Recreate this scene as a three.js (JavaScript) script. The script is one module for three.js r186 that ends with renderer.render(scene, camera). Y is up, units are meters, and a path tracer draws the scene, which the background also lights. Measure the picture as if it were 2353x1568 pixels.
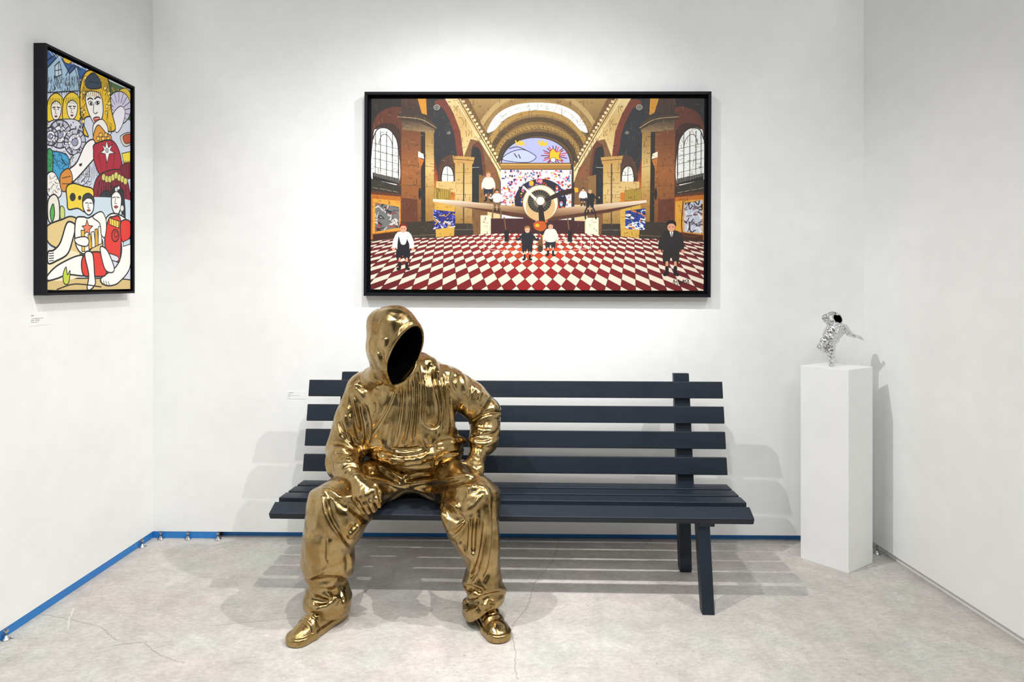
import * as THREE from 'three';
import { RoundedBoxGeometry } from 'three/addons/geometries/RoundedBoxGeometry.js';
import { ImprovedNoise } from 'three/addons/math/ImprovedNoise.js';
import { mergeGeometries } from 'three/addons/utils/BufferGeometryUtils.js';
import { RectAreaLightUniformsLib } from 'three/addons/lights/RectAreaLightUniformsLib.js';
RectAreaLightUniformsLib.init();

// ---------------------------------------------------------------- camera, lights, exposure
const F = 1420, CX = 1202, CY = 650, CAM = [0, 1.5, 3.592], YAW = Math.atan(0.0162);
const scene = new THREE.Scene();
scene.background = new THREE.Color(0x000000);
const camera = new THREE.PerspectiveCamera(2 * Math.atan(784 / F) * 180 / Math.PI, 2353 / 1568, 0.05, 60);
camera.position.set(...CAM);
camera.rotation.set(0, YAW, 0);
camera.setViewOffset(2353, 1568, 1176.5 - CX, 784 - CY, 2353, 1568);   // a shifted (rise / fall) lens: verticals stay parallel
const renderer = new THREE.WebGLRenderer();
renderer.toneMapping = THREE.LinearToneMapping;
renderer.toneMappingExposure = 1.14;
renderer.shadowMap.enabled = true;

// the spotlights on the ceiling track: place, aim, candela, cone (their lamps are built further down)
const SPOTS = [
  [[-1.9, 4.4, 1.95], [0.8, 0.45, 0.55], 26, 31],
  [[2.15, 4.4, 1.95], [-1.4, 0.55, 0.55], 30, 31],
  [[0.1, 4.4, 2.0], [-0.8, 0.5, 0.5], 20, 36],
];
const WARM = new THREE.Color().setRGB(1, 0.99, 0.975), COOL = new THREE.Color().setRGB(0.935, 0.972, 1);
// unseen ceiling panels added as fill light: x, z, width, depth, intensity
const FILL_PANELS = [[-2.6, 3.0, 1.2, 1.2, 7.2], [0, 4.0, 1.2, 1.2, 9], [2.6, 3.0, 1.2, 1.2, 7.2], [-1.6, 6, 1.2, 1.2, 13], [1.6, 6, 1.2, 1.2, 13]];
const CEILING = 5.2, BOOTH = 3.5;

// ---------------------------------------------------------------- helpers
let seedState = 20240611;
const rnd = () => { seedState = (seedState * 1664525 + 1013904223) >>> 0; return seedState / 4294967296; };
const R = (a, b) => a + (b - a) * rnd();
const C = (r, g, b) => new THREE.Color().setRGB(r, g, b);
const sinY = Math.sin(YAW), cosY = Math.cos(YAW);
// a photo pixel gives a direction; P and floorAt give the place where it meets a plane of known depth or height
function rayOf(u, v) { const x = (u - CX) / F, y = -(v - CY) / F; return [x * cosY - sinY, y, -(x * sinY + cosY)]; }
function P(u, v, z) { const r = rayOf(u, v), t = (z - CAM[2]) / r[2]; return [r[0] * t, CAM[1] + r[1] * t, z]; }
function floorAt(u, v, y = 0) { const r = rayOf(u, v), t = (y - CAM[1]) / r[1]; return [r[0] * t, y, CAM[2] + r[2] * t]; }

const used = new Map();
function numbered(n) { const k = used.get(n) ?? 0; used.set(n, k + 1); return k ? n + '_' + String(k).padStart(3, '0') : n; }
function thing(name, label, category, pos = [0, 0, 0], turn = 0, group) {
  const o = new THREE.Group(); o.name = numbered(name); o.position.set(...pos); o.rotation.y = turn;
  o.userData = { label, category }; if (group) o.userData.group = group; scene.add(o); return o;
}
function part(name, geo, mat, parent, pos) {
  const m = new THREE.Mesh(geo, mat); m.name = name; if (pos) m.position.set(...pos);
  m.castShadow = m.receiveShadow = true; parent.add(m); return m;
}
function structure(name, geo, mat, label, pos) {
  const m = part(name, geo, mat, scene, pos); m.userData = { kind: 'structure', label, category: name.split('_')[0] }; return m;
}
const box = (w, h, d, x = 0, y = 0, z = 0) => new THREE.BoxGeometry(w, h, d).translate(x, y, z);
const rbox = (w, h, d, r = 0.003, x = 0, y = 0, z = 0) => new RoundedBoxGeometry(w, h, d, 2, r).translate(x, y, z);
const noise3 = new ImprovedNoise();
const N = (x, y, z) => noise3.noise(x + 31.7, y + 17.3, z + 5.1);
// tiling value noise for textures
function noiseTex(w, h, cb, srgb) {
  const d = new Uint8Array(w * h * 4);
  for (let y = 0, o = 0; y < h; y++) for (let x = 0; x < w; x++, o += 4) { const c = cb(x / w, y / h, x, y); d[o] = c[0]; d[o + 1] = c[1]; d[o + 2] = c[2]; d[o + 3] = 255; }
  const t = new THREE.DataTexture(d, w, h); t.wrapS = t.wrapT = THREE.RepeatWrapping; t.magFilter = THREE.LinearFilter; t.minFilter = THREE.LinearMipmapLinearFilter;
  if (srgb) t.colorSpace = THREE.SRGBColorSpace; t.needsUpdate = true; return t;
}
const clamp8 = (v) => Math.max(0, Math.min(255, v));
const smooth = (a, b, t) => { t = Math.max(0, Math.min(1, (t - a) / (b - a))); return t * t * (3 - 2 * t); };
function planeUV(geo) {   // box uv in metres
  const p = geo.attributes.position, n = geo.attributes.normal, uv = new Float32Array(p.count * 2);
  for (let i = 0; i < p.count; i++) {
    const ax = Math.abs(n.getX(i)), ay = Math.abs(n.getY(i)), az = Math.abs(n.getZ(i));
    uv[2 * i] = ax > ay && ax > az ? p.getZ(i) : p.getX(i); uv[2 * i + 1] = ay > ax && ay > az ? p.getZ(i) : p.getY(i);
  }
  geo.setAttribute('uv', new THREE.BufferAttribute(uv, 2)); return geo;
}

// ---------------------------------------------------------------- the room
const wallBump = noiseTex(512, 512, (u, v, x, y) => { const n = 128 + 40 * N(x * 0.09, y * 0.09, 1) + 50 * N(x * 0.31, y * 0.31, 4) + (rnd() - 0.5) * 30; return [n, n, n]; });
const wallTone = noiseTex(512, 512, (u, v, x, y) => { const n = 4 * N(x * 0.012, y * 0.012, 9) + 2.5 * N(x * 0.05, y * 0.05, 3) + (rnd() - 0.5) * 1.5; return [clamp8(243 + n), clamp8(243 + n), clamp8(241 + n)]; }, true);
wallBump.repeat.set(1.3, 1.3); wallTone.repeat.set(0.45, 0.45);
const wallMat = new THREE.MeshStandardMaterial({ map: wallTone, bumpMap: wallBump, bumpScale: 0.0004, roughness: 0.75 });
const ceilMat = new THREE.MeshStandardMaterial({ color: C(0.1, 0.1, 0.1), roughness: 0.9 });

const GAP = 0.04, WALLH = BOOTH - GAP, WX = -2.231, RX0 = 1.905, RSL = 0.105, SIDE = 3.3, HX = 5, HZ0 = -2.5, HZ1 = 8;
structure('wall_back', planeUV(box(4.6, WALLH, 0.1, -0.15, GAP + WALLH / 2, -0.05)), wallMat, 'white painted back wall of the gallery booth behind the bench');
structure('wall_left', planeUV(box(0.1, WALLH, SIDE + 0.1, WX - 0.05, GAP + WALLH / 2, SIDE / 2)), wallMat, 'white painted side wall carrying the tall narrow comic painting');
{
  const g = planeUV(box(0.1, WALLH, SIDE + 0.3, 0.05, GAP + WALLH / 2, SIDE / 2));
  const w = structure('wall_right', g, wallMat, 'grey white side wall next to the white pedestal', [RX0, 0, 0]); w.rotation.y = Math.atan(RSL);
}
// the exhibition hall around the booth
const hallMat = new THREE.MeshStandardMaterial({ color: C(0.16, 0.145, 0.13), roughness: 0.9 });
structure('wall_hall_front', planeUV(box(2 * HX, CEILING, 0.1, 0, CEILING / 2, HZ1 + 0.05)), hallMat, 'plain hall wall opposite the booth');
structure('wall_hall_rear', planeUV(box(2 * HX, CEILING, 0.1, 0, CEILING / 2, HZ0 - 0.05)), hallMat, 'plain hall wall behind the booth');
for (const s of [-1, 1]) structure(s < 0 ? 'wall_hall_left' : 'wall_hall_right', planeUV(box(0.1, CEILING, HZ1 - HZ0, s * (HX + 0.05), CEILING / 2, (HZ0 + HZ1) / 2)), hallMat, 'plain side wall of the exhibition hall');
structure('ceiling', planeUV(box(2 * HX + 0.2, 0.1, HZ1 - HZ0 + 0.2, 0, CEILING + 0.05, (HZ0 + HZ1) / 2)), ceilMat, 'grey exhibition hall ceiling');

// concrete floor: warm grey mottling, fine pits, hairline cracks
const FX0 = -2.6, FX1 = 2.6, FZ0 = -0.3, FZ1 = 2.7, TW = 2048, TH = 1182;
const cracks = [
  [[1285, 1243], [1278, 1268], [1270, 1290], [1247, 1316], [1228, 1340], [1220, 1368], [1213, 1392], [1198, 1413], [1181, 1432], [1174, 1450], [1180, 1474], [1186, 1500], [1183, 1530], [1190, 1567]],
  [[1213, 1392], [1196, 1393]], [[1226, 1340], [1212, 1338]],
  [[88, 1412], [120, 1416], [160, 1424], [200, 1433], [228, 1440], [245, 1451], [256, 1465], [275, 1473]],
  [[258, 1484], [300, 1480], [332, 1476], [343, 1486], [350, 1496], [372, 1508], [400, 1518], [432, 1526]],
  [[480, 1439], [540, 1433], [620, 1426], [700, 1418], [812, 1407]], [[1022, 1398], [1062, 1396]],
].map((l) => l.map(([u, v]) => { const q = floorAt(u, v); return [q[0], q[2]]; }));
const scratch = [[[168, 1398], [160, 1424], [155, 1450]]].map((l) => l.map(([u, v]) => { const q = floorAt(u, v); return [q[0], q[2]]; }));
const floorTex = (() => {
  const c = document.createElement('canvas'); c.width = TW; c.height = TH; const g = c.getContext('2d');
  const im = g.createImageData(TW, TH), d = im.data, bump = document.createElement('canvas'); bump.width = TW; bump.height = TH;
  const gb = bump.getContext('2d'), ib = gb.createImageData(TW, TH), db = ib.data;
  for (let y = 0, o = 0; y < TH; y++) for (let x = 0; x < TW; x++, o += 4) {
    const X = x * 0.00254, Y = y * 0.00254;
    const a = N(X * 1.3, Y * 1.3, 1), b = N(X * 4, Y * 4, 2), e = N(X * 11, Y * 13, 3), m = N(X * 34, Y * 60, 4), q = N(X * 90, Y * 110, 6), w = N(X * 2.3, Y * 2.3, 8), r = rnd() - 0.5;
    let t = 188 + 7 * a + 9 * b + 11 * e + 12 * m + 9 * q + r * 10;
    const pit = smooth(0.46, 0.62, N(X * 55, Y * 95, 12)) * smooth(-0.1, 0.4, N(X * 3, Y * 3, 21));
    t -= pit * 26;
    const chip = smooth(0.55, 0.66, N(X * 70, Y * 120, 15)); t += chip * 24;
    const pink = 5 * w + 4 * N(X * 6, Y * 6, 31);
    d[o] = clamp8(t + 3 + pink * 0.7); d[o + 1] = clamp8(t - 2.5 - pink * 0.35); d[o + 2] = clamp8(t - 9 - pink * 0.1); d[o + 3] = 255;
    const hgt = clamp8(150 + 20 * b + 26 * e + 22 * m + 16 * q + r * 18 - pit * 80); db[o] = db[o + 1] = db[o + 2] = hgt; db[o + 3] = 255;
  }
  g.putImageData(im, 0, 0); gb.putImageData(ib, 0, 0);
  const px = ([x, z]) => [(x - FX0) / (FX1 - FX0) * TW, (z - FZ0) / (FZ1 - FZ0) * TH];
  const draw = (gg, list, style, w) => {
    gg.strokeStyle = style; gg.lineWidth = w; gg.lineJoin = 'round';
    for (const l of list) {
      gg.beginPath();
      for (let i = 0; i < l.length - 1; i++) for (let k = 0; k < 6; k++) {
        const t = k / 6, p = px([l[i][0] + (l[i + 1][0] - l[i][0]) * t + (k ? R(-0.004, 0.004) : 0), l[i][1] + (l[i + 1][1] - l[i][1]) * t + (k ? R(-0.004, 0.004) : 0)]);
        i + k ? gg.lineTo(...p) : gg.moveTo(...p);
      }
      gg.stroke();
    }
  };
  draw(g, cracks, 'rgba(112,104,94,0.55)', 1.05); draw(g, scratch, 'rgba(232,226,216,0.8)', 1.6); draw(gb, cracks, 'rgba(0,0,0,0.9)', 1.6);
  const t = new THREE.CanvasTexture(c); t.colorSpace = THREE.SRGBColorSpace; t.flipY = false;
  const tb = new THREE.CanvasTexture(bump); tb.flipY = false;
  return [t, tb];
})();
const floorMat = new THREE.MeshStandardMaterial({ map: floorTex[0], bumpMap: floorTex[1], bumpScale: 0.0022, roughness: 0.62 });
{
  const g = box(FX1 - FX0, 0.1, FZ1 - FZ0, (FX0 + FX1) / 2, -0.05, (FZ0 + FZ1) / 2), p = g.attributes.position, uv = g.attributes.uv;
  for (let i = 0; i < p.count; i++) uv.setXY(i, (p.getX(i) - FX0) / (FX1 - FX0), (p.getZ(i) - FZ0) / (FZ1 - FZ0));
  structure('floor', g, floorMat, 'cracked pale grey concrete floor of the booth');
  const slabs = [[-HX, HX, FZ1, HZ1], [-HX, HX, HZ0, FZ0], [-HX, FX0, FZ0, FZ1], [FX1, HX, FZ0, FZ1]].map(([x0, x1, z0, z1]) => box(x1 - x0, 0.1, z1 - z0, (x0 + x1) / 2, -0.05, (z0 + z1) / 2));
  const h = mergeGeometries(slabs), hp = h.attributes.position, hu = h.attributes.uv;
  for (let i = 0; i < hp.count; i++) hu.setXY(i, (hp.getX(i) - FX0) / 5.2, (hp.getZ(i) - FZ0) / 3);
  const t1 = floorTex[0].clone(), t2 = floorTex[1].clone(); t1.wrapS = t1.wrapT = t2.wrapS = t2.wrapT = THREE.MirroredRepeatWrapping;
  structure('floor_aisle', h, new THREE.MeshStandardMaterial({ map: t1, bumpMap: t2, bumpScale: 0.0022, roughness: 0.62 }), 'pale concrete floor of the hall around the booth');
}
// strips in the gap under the walls: one blue plastic film, flush in the corner and set back behind the bench; pale board on the right
const blueFilm = new THREE.MeshStandardMaterial({ color: C(0.022, 0.2, 0.56), roughness: 0.4 });
const XB = P(505, 1232, -0.012)[0];
structure('baseboard_back', rbox(2.15 - XB, 0.062, 0.006, 0.002, (2.15 + XB) / 2, 0.031, -0.046), blueFilm, 'blue film strip set back in the gap under the back wall');
structure('trim_1', rbox(XB - WX + 0.012, 0.062, 0.006, 0.002, (XB + WX - 0.012) / 2, 0.031, -0.005), blueFilm, 'bright blue film strip under the back wall at the corner');
structure('baseboard_left', rbox(0.006, 0.062, SIDE, 0.002, WX - 0.005, 0.031, SIDE / 2), blueFilm, 'bright blue film strip under the wall with the comic painting');
structure('baseboard_right', rbox(0.01, 0.05, 3.3, 0.002, 0.03, 0.025, 1.65), wallMat, 'white board set back in the gap under the side wall', [RX0, 0, 0]).rotation.y = Math.atan(RSL);

// small levelling feet that hold the wall panels off the floor
const steel = new THREE.MeshStandardMaterial({ color: C(0.55, 0.56, 0.56), metalness: 1, roughness: 0.28 });
const dullSteel = new THREE.MeshStandardMaterial({ color: C(0.2, 0.2, 0.2), metalness: 0.8, roughness: 0.5 });
function levelFoot(x, z, label, turn) {
  const t = thing('levelling_foot', label, 'levelling foot', [x, 0, z], turn, 'levelling feet under the wall panels');
  const prof = [[0, 0], [0.017, 0], [0.018, 0.003], [0.012, 0.008], [0.006, 0.015], [0.005, 0.018], [0, 0.018]].map(([r, y]) => new THREE.Vector2(r, y));
  part('base_pad', new THREE.LatheGeometry(prof, 20), steel, t);
  part('threaded_stem', new THREE.CylinderGeometry(0.0042, 0.0042, 0.03, 10).translate(0, 0.03, 0), dullSteel, t);
  part('adjusting_nut', new THREE.CylinderGeometry(0.009, 0.009, 0.007, 6).translate(0, 0.034, 0), steel, t);
  part('bracket_arm', rbox(0.006, 0.004, 0.03, 0.001, 0, 0.014, 0.008).rotateX(0.45), steel, t);
}
for (const [u, where] of [[369, 'nearest the blue corner'], [432, 'halfway along the blue strip'], [501, 'where the blue strip steps back']]) {
  const q = P(u, 1236, 0.012); levelFoot(q[0], 0.012, 'small steel levelling foot under the back wall, ' + where, 0.4);
}
levelFoot(WX + 0.012, 0.12, 'small steel levelling foot under the wall with the comic painting, close to the corner', 1.9);
levelFoot(WX + 0.016, 1.03, 'steel levelling foot at the far open end of the blue wall strip', 1.9);
levelFoot(RX0 + RSL * 0.14 - 0.016, 0.14, 'dark levelling foot behind the white pedestal', 0.2);

// ---------------------------------------------------------------- lamps (above the frame)
const blackPaint = new THREE.MeshStandardMaterial({ color: C(0.02, 0.02, 0.022), roughness: 0.5 });
const lensGlow = new THREE.MeshStandardMaterial({ color: C(0.8, 0.8, 0.78), emissive: WARM, emissiveIntensity: 6 });
{
  const t = thing('lighting_track', 'black lighting track hung over the booth below the ceiling', 'track');
  part('rail', rbox(5.4, 0.035, 0.04, 0.003, 0, 4.56, 1.97), blackPaint, t);
  for (const x of [-2.4, -0.8, 0.8, 2.4]) part('hanger_rod', new THREE.CylinderGeometry(0.006, 0.006, CEILING - 4.57, 8).translate(x, (CEILING + 4.57) / 2, 1.97), steel, t);
}
const spotNames = ['at the end of the track over the comic painting', 'at the end of the track over the white pedestal', 'in the middle of the track'];
SPOTS.forEach(([at, aim, cd, cone], i) => {
  const t = thing('track_spotlight', 'black track spotlight ' + spotNames[i], 'spotlight', at, 0, 'spotlights on the track');
  const dir = new THREE.Vector3(aim[0] - at[0], aim[1] - at[1], aim[2] - at[2]).normalize();
  const q = new THREE.Quaternion().setFromUnitVectors(new THREE.Vector3(0, -1, 0), dir);
  const prof = [[0.03, 0.13], [0.036, 0.12], [0.038, 0.0], [0.034, 0.0], [0.033, 0.1], [0, 0.1]].map(([r, y]) => new THREE.Vector2(r, y));
  part('housing', new THREE.LatheGeometry(prof, 28).applyQuaternion(q), blackPaint, t);
  part('lens', new THREE.CircleGeometry(0.031, 24).rotateX(Math.PI / 2).translate(0, 0.02, 0).applyQuaternion(q), lensGlow, t);
  part('stirrup', rbox(0.012, 0.13, 0.03, 0.003, 0, 0.09, 0), blackPaint, t);
  const l = new THREE.SpotLight(WARM, cd, 0, cone * Math.PI / 180, 0.75, 2);
  l.position.copy(dir.clone().multiplyScalar(0.012)); l.target.position.copy(dir.clone().multiplyScalar(2)); l.castShadow = true; l.shadow.radius = 1.3; l.shadow.mapSize.set(1024, 1024);
  t.add(l); t.add(l.target); l.target.name = 'aim';
});
const panelGlow = new THREE.MeshStandardMaterial({ color: C(0.8, 0.8, 0.8), emissive: COOL, emissiveIntensity: 2.0 });
FILL_PANELS.forEach(([x, z, w, d, it], i) => {  // out-of-view fill panels, added to lift the ambient light in the booth
  const t = thing('added_fill_panel', 'unseen flat white panel added on the hall ceiling as fill light', 'ceiling light', [x, CEILING, z], 0, 'added fill light panels of the hall');
  part('diffuser', box(w, 0.012, d, 0, -0.034, 0), panelGlow, t);
  for (const s of [-1, 1]) { part('frame_rail', box(0.025, 0.045, d + 0.05, s * (w / 2 + 0.0125), -0.0225, 0), ceilMat, t); part('frame_rail', box(w, 0.045, 0.025, 0, -0.0225, s * (d / 2 + 0.0125)), ceilMat, t); }
  const l = new THREE.RectAreaLight(COOL, it, w, d); l.position.set(0, -0.05, 0); l.rotation.x = -Math.PI / 2; l.castShadow = true; t.add(l);
});

// ---------------------------------------------------------------- the bench
const benchBump = noiseTex(256, 256, (u, v, x, y) => { const n = 128 + 40 * N(x * 0.03, y * 0.4, 1) + 45 * (rnd() - 0.5); return [n, n, n]; });
const benchRough = noiseTex(256, 256, (u, v, x, y) => { const n = clamp8(118 + 26 * N(x * 0.02, y * 0.05, 7) + 14 * N(x * 0.2, y * 0.2, 2)); return [n, n, n]; });
const benchMat = new THREE.MeshPhysicalMaterial({ specularIntensity: 0.7, color: C(0.0125, 0.0185, 0.029), roughness: 0.95, roughnessMap: benchRough, bumpMap: benchBump, bumpScale: 0.0003 });
const BENCH_L = 2.262, BX = -0.103, BZ = 0.0;
const bench = thing('park_bench', 'long dark navy slatted park bench standing against the white wall', 'bench', [BX, 0, BZ], -0.0145);
{
  const slat = planeUV(rbox(BENCH_L, 0.09, 0.03, 0.004)), seatSlat = planeUV(rbox(BENCH_L, 0.034, 0.088, 0.004)), frontSlat = planeUV(rbox(BENCH_L, 0.034, 0.078, 0.005));
  // back slats: front face leans back with height
  for (let i = 0; i < 4; i++) {
    const yc = 0.917 - i * 0.1295, m = part('back_slat', slat, benchMat, bench, [0, yc, 0.222 + i * 0.0265 - 0.015]); m.rotation.x = -0.2;
  }
  const zs = [0.338, 0.452, 0.566], ys = [0.437, 0.4425, 0.4485];
  for (let i = 0; i < 3; i++) { const m = part('seat_slat', seatSlat, benchMat, bench, [0, ys[i] - 0.017, zs[i]]); m.rotation.x = -0.045; }
  const fs = part('seat_slat', frontSlat, benchMat, bench, [0, 0.4145, 0.681]); fs.rotation.x = 0.43;
  for (const s of [-1, 1]) {
    const x = s * 0.917;
    const bar = (name, pts, w, r, inset = 0) => {   // a flat bar swept in the y-z plane
      const sh = new THREE.Shape(); pts.forEach(([z, y], i) => i ? sh.lineTo(z, y) : sh.moveTo(z, y)); sh.closePath();
      const g = new THREE.ExtrudeGeometry(sh, { depth: w - 2 * r, bevelEnabled: true, bevelSize: r, bevelThickness: r, bevelSegments: 2, steps: 1 });
      g.translate(0, 0, -(w - 2 * r) / 2).rotateY(-Math.PI / 2); part(name, planeUV(g), benchMat, bench, [x + inset, 0, 0]);
    };
    // shapes in (z, y): after the turn the first coordinate runs along +z
    bar('back_post', [[0.148, 0.998], [0.178, 1.0], [0.292, 0.43], [0.27, 0.39], [0.235, 0.42]], 0.084, 0.003);
    bar('seat_support', [[0.24, 0.42], [0.6, 0.428], [0.64, 0.425], [0.705, 0.392], [0.70, 0.372], [0.6, 0.375], [0.25, 0.375]], 0.075, 0.003);
    bar('rear_leg', [[0.25, 0.385], [0.335, 0.385], [0.372, 0.02], [0.365, 0.004], [0.335, 0.003], [0.318, 0.012]], 0.06, 0.004, -0.018 * s);
    bar('front_leg', [[0.625, 0.385], [0.69, 0.395], [0.775, 0.003], [0.735, 0.003]], 0.056, 0.004, s < 0 ? 0.03 : -0.011);
    part('foot_pad', rbox(0.05, 0.006, 0.04, 0.002), blackPaint, bench, [x + (s < 0 ? 0.03 : -0.011), 0.003, 0.754]);
    for (const zz of [0.338, 0.452, 0.566]) part('slat_bolt', new THREE.CylinderGeometry(0.007, 0.007, 0.005, 10), blackPaint, bench, [x, 0.4455 - (0.566 - zz) * 0.05, zz]);
  }
}

// ---------------------------------------------------------------- the pedestal
const pedMat = new THREE.MeshStandardMaterial({ map: wallTone, bumpMap: wallBump, bumpScale: 0.0003, roughness: 0.6 });
const PED_H = 1.05, pc = [[1840, 1283], [1950, 1319], [2005, 1294]].map(([u, v]) => floorAt(u, v));
const PEDC = [(pc[0][0] + pc[2][0]) / 2, (pc[0][2] + pc[2][2]) / 2];
{
  const t = thing('display_pedestal', 'tall plain white display pedestal turned corner first by the side wall', 'pedestal', [PEDC[0], 0, PEDC[1]]);
  const c4 = [pc[0], pc[1], pc[2], [pc[0][0] + pc[2][0] - pc[1][0], 0, pc[0][2] + pc[2][2] - pc[1][2]]].map((q) => [q[0] - PEDC[0], q[2] - PEDC[1]]);
  const prism = (k, h0, h1, b) => {
    const sh = new THREE.Shape(); c4.forEach(([x, z], i) => i ? sh.lineTo(x * k, -z * k) : sh.moveTo(x * k, -z * k)); sh.closePath();
    return planeUV(new THREE.ExtrudeGeometry(sh, { depth: h1 - h0 - 2 * b, bevelEnabled: true, bevelSize: b, bevelOffset: -b, bevelThickness: b, bevelSegments: 2 }).translate(0, 0, b + h0).rotateX(-Math.PI / 2));
  };
  part('column', prism(1, 0.0, PED_H, 0.002), pedMat, t);
}

// ---------------------------------------------------------------- wall labels (tiny grey print, too small to read)
function printLabel(lines) {
  const c = document.createElement('canvas'); c.width = 512; c.height = 256; const g = c.getContext('2d'); g.fillStyle = '#f3f3f1'; g.fillRect(0, 0, 512, 256);
  g.fillStyle = '#8f8f8f';
  for (const [x, y, w, h] of lines) for (let k = x; k < x + w;) { const cw = R(6, 18); if (rnd() > 0.16) g.fillRect(k, y + R(-1, 1), Math.min(cw, x + w - k) - 3, h + R(-2, 2)); k += cw; }
  const t = new THREE.CanvasTexture(c); t.colorSpace = THREE.SRGBColorSpace; return t;
}
function wallLabel(label, w, h, pos, turn, lines) {
  const t = thing('wall_label', label, 'label', pos, turn, 'small wall labels');
  part('card', box(w, h, 0.0012, 0, 0, 0.0006), wallMat, t);
  part('printed_face', new THREE.PlaneGeometry(w, h).translate(0, 0, 0.0014), new THREE.MeshStandardMaterial({ map: printLabel(lines), roughness: 0.8 }), t);
}
{
  const a = P(681, 908, 0); wallLabel('small white wall label with grey print beside the top slat of the bench', 0.105, 0.045, [a[0], a[1], 0], 0, [[20, 40, 170, 22], [20, 96, 80, 18], [20, 140, 330, 14], [20, 176, 70, 16]]);
  wallLabel('small white wall label with grey print under the tall comic painting', 0.115, 0.055, [WX, 1.335, 0.83], Math.PI / 2, [[20, 30, 70, 26], [20, 100, 300, 18], [20, 136, 220, 18], [20, 176, 180, 16]]);
}

// ---------------------------------------------------------------- sculpting tools: distance fields meshed with surface nets
const hyp = (x, y, z) => Math.sqrt(x * x + y * y + z * z);
const smin = (a, b, k) => { const h = Math.max(k - Math.abs(a - b), 0) / k; return Math.min(a, b) - h * h * k * 0.25; };
const smax = (a, b, k) => -smin(-a, -b, k);
// tapered chain of [x, y, z, r]
function chain(pts) {
  return (x, y, z) => {
    let best = 1e9;
    for (let i = 0; i < pts.length - 1; i++) {
      const a = pts[i], b = pts[i + 1], bx = b[0] - a[0], by = b[1] - a[1], bz = b[2] - a[2];
      let t = ((x - a[0]) * bx + (y - a[1]) * by + (z - a[2]) * bz) / (bx * bx + by * by + bz * bz); t = t < 0 ? 0 : t > 1 ? 1 : t;
      const d = hyp(x - a[0] - bx * t, y - a[1] - by * t, z - a[2] - bz * t) - (a[3] + (b[3] - a[3]) * t);
      best = i ? smin(best, d, 0.012) : d;
    }
    return best;
  };
}
const chainPx = (pts) => chain(pts.map(([u, v, z, r]) => [...P(u, v, z), r]));
function ellipsoid(c, r) { return (x, y, z) => { const px = (x - c[0]) / r[0], py = (y - c[1]) / r[1], pz = (z - c[2]) / r[2], k0 = hyp(px, py, pz), k1 = hyp(px / r[0], py / r[1], pz / r[2]); return k1 < 1e-9 ? -Math.min(...r) : k0 * (k0 - 1) / k1; }; }
// stack of level ellipses given by photo row, left and right edge, centre depth and half depth
function stack(rows, round = 0.02) {
  const s = rows.map(([v, l, r, z, b]) => { const L = P(l, v, z), Q = P(r, v, z); return [L[1], (L[0] + Q[0]) / 2, (Q[0] - L[0]) / 2, z, b]; }).sort((a, b) => a[0] - b[0]);
  const lo = s[0][0], hi = s[s.length - 1][0];
  return (x, y, z) => {
    const yy = Math.min(hi, Math.max(lo, y)); let i = 0; while (i < s.length - 2 && yy > s[i + 1][0]) i++;
    const A = s[i], B = s[i + 1], w = (yy - A[0]) / (B[0] - A[0]), t = w * w * (3 - 2 * w) * 0.6 + w * 0.4;
    const a = A[2] + (B[2] - A[2]) * t, b = A[4] + (B[4] - A[4]) * t, dx = x - (A[1] + (B[1] - A[1]) * t), dz = z - (A[3] + (B[3] - A[3]) * t);
    const k0 = Math.sqrt(dx * dx / (a * a) + dz * dz / (b * b)), k1 = Math.sqrt(dx * dx / (a ** 4) + dz * dz / (b ** 4));
    const d = k1 < 1e-9 ? -Math.min(a, b) : k0 * (k0 - 1) / k1, e = Math.max(y - hi, lo - y);
    return smax(d, e, round);
  };
}
// where the line of sight through a pixel meets a field (nearest pass if it misses)
function hit(f, u, v) {
  const r = rayOf(u, v), l = hyp(...r); let t = 1.9, best = 1e9, bt = t;
  for (let i = 0; i < 220 && t < 3.7; i++) {
    const d = f(r[0] / l * t, CAM[1] + r[1] / l * t, CAM[2] + r[2] / l * t);
    if (d < best) { best = d; bt = t; } if (d < 0.0008) break; t += Math.max(0.0012, d * 0.6);
  }
  return [r[0] / l * bt, CAM[1] + r[1] / l * bt, CAM[2] + r[2] / l * bt];
}
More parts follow.
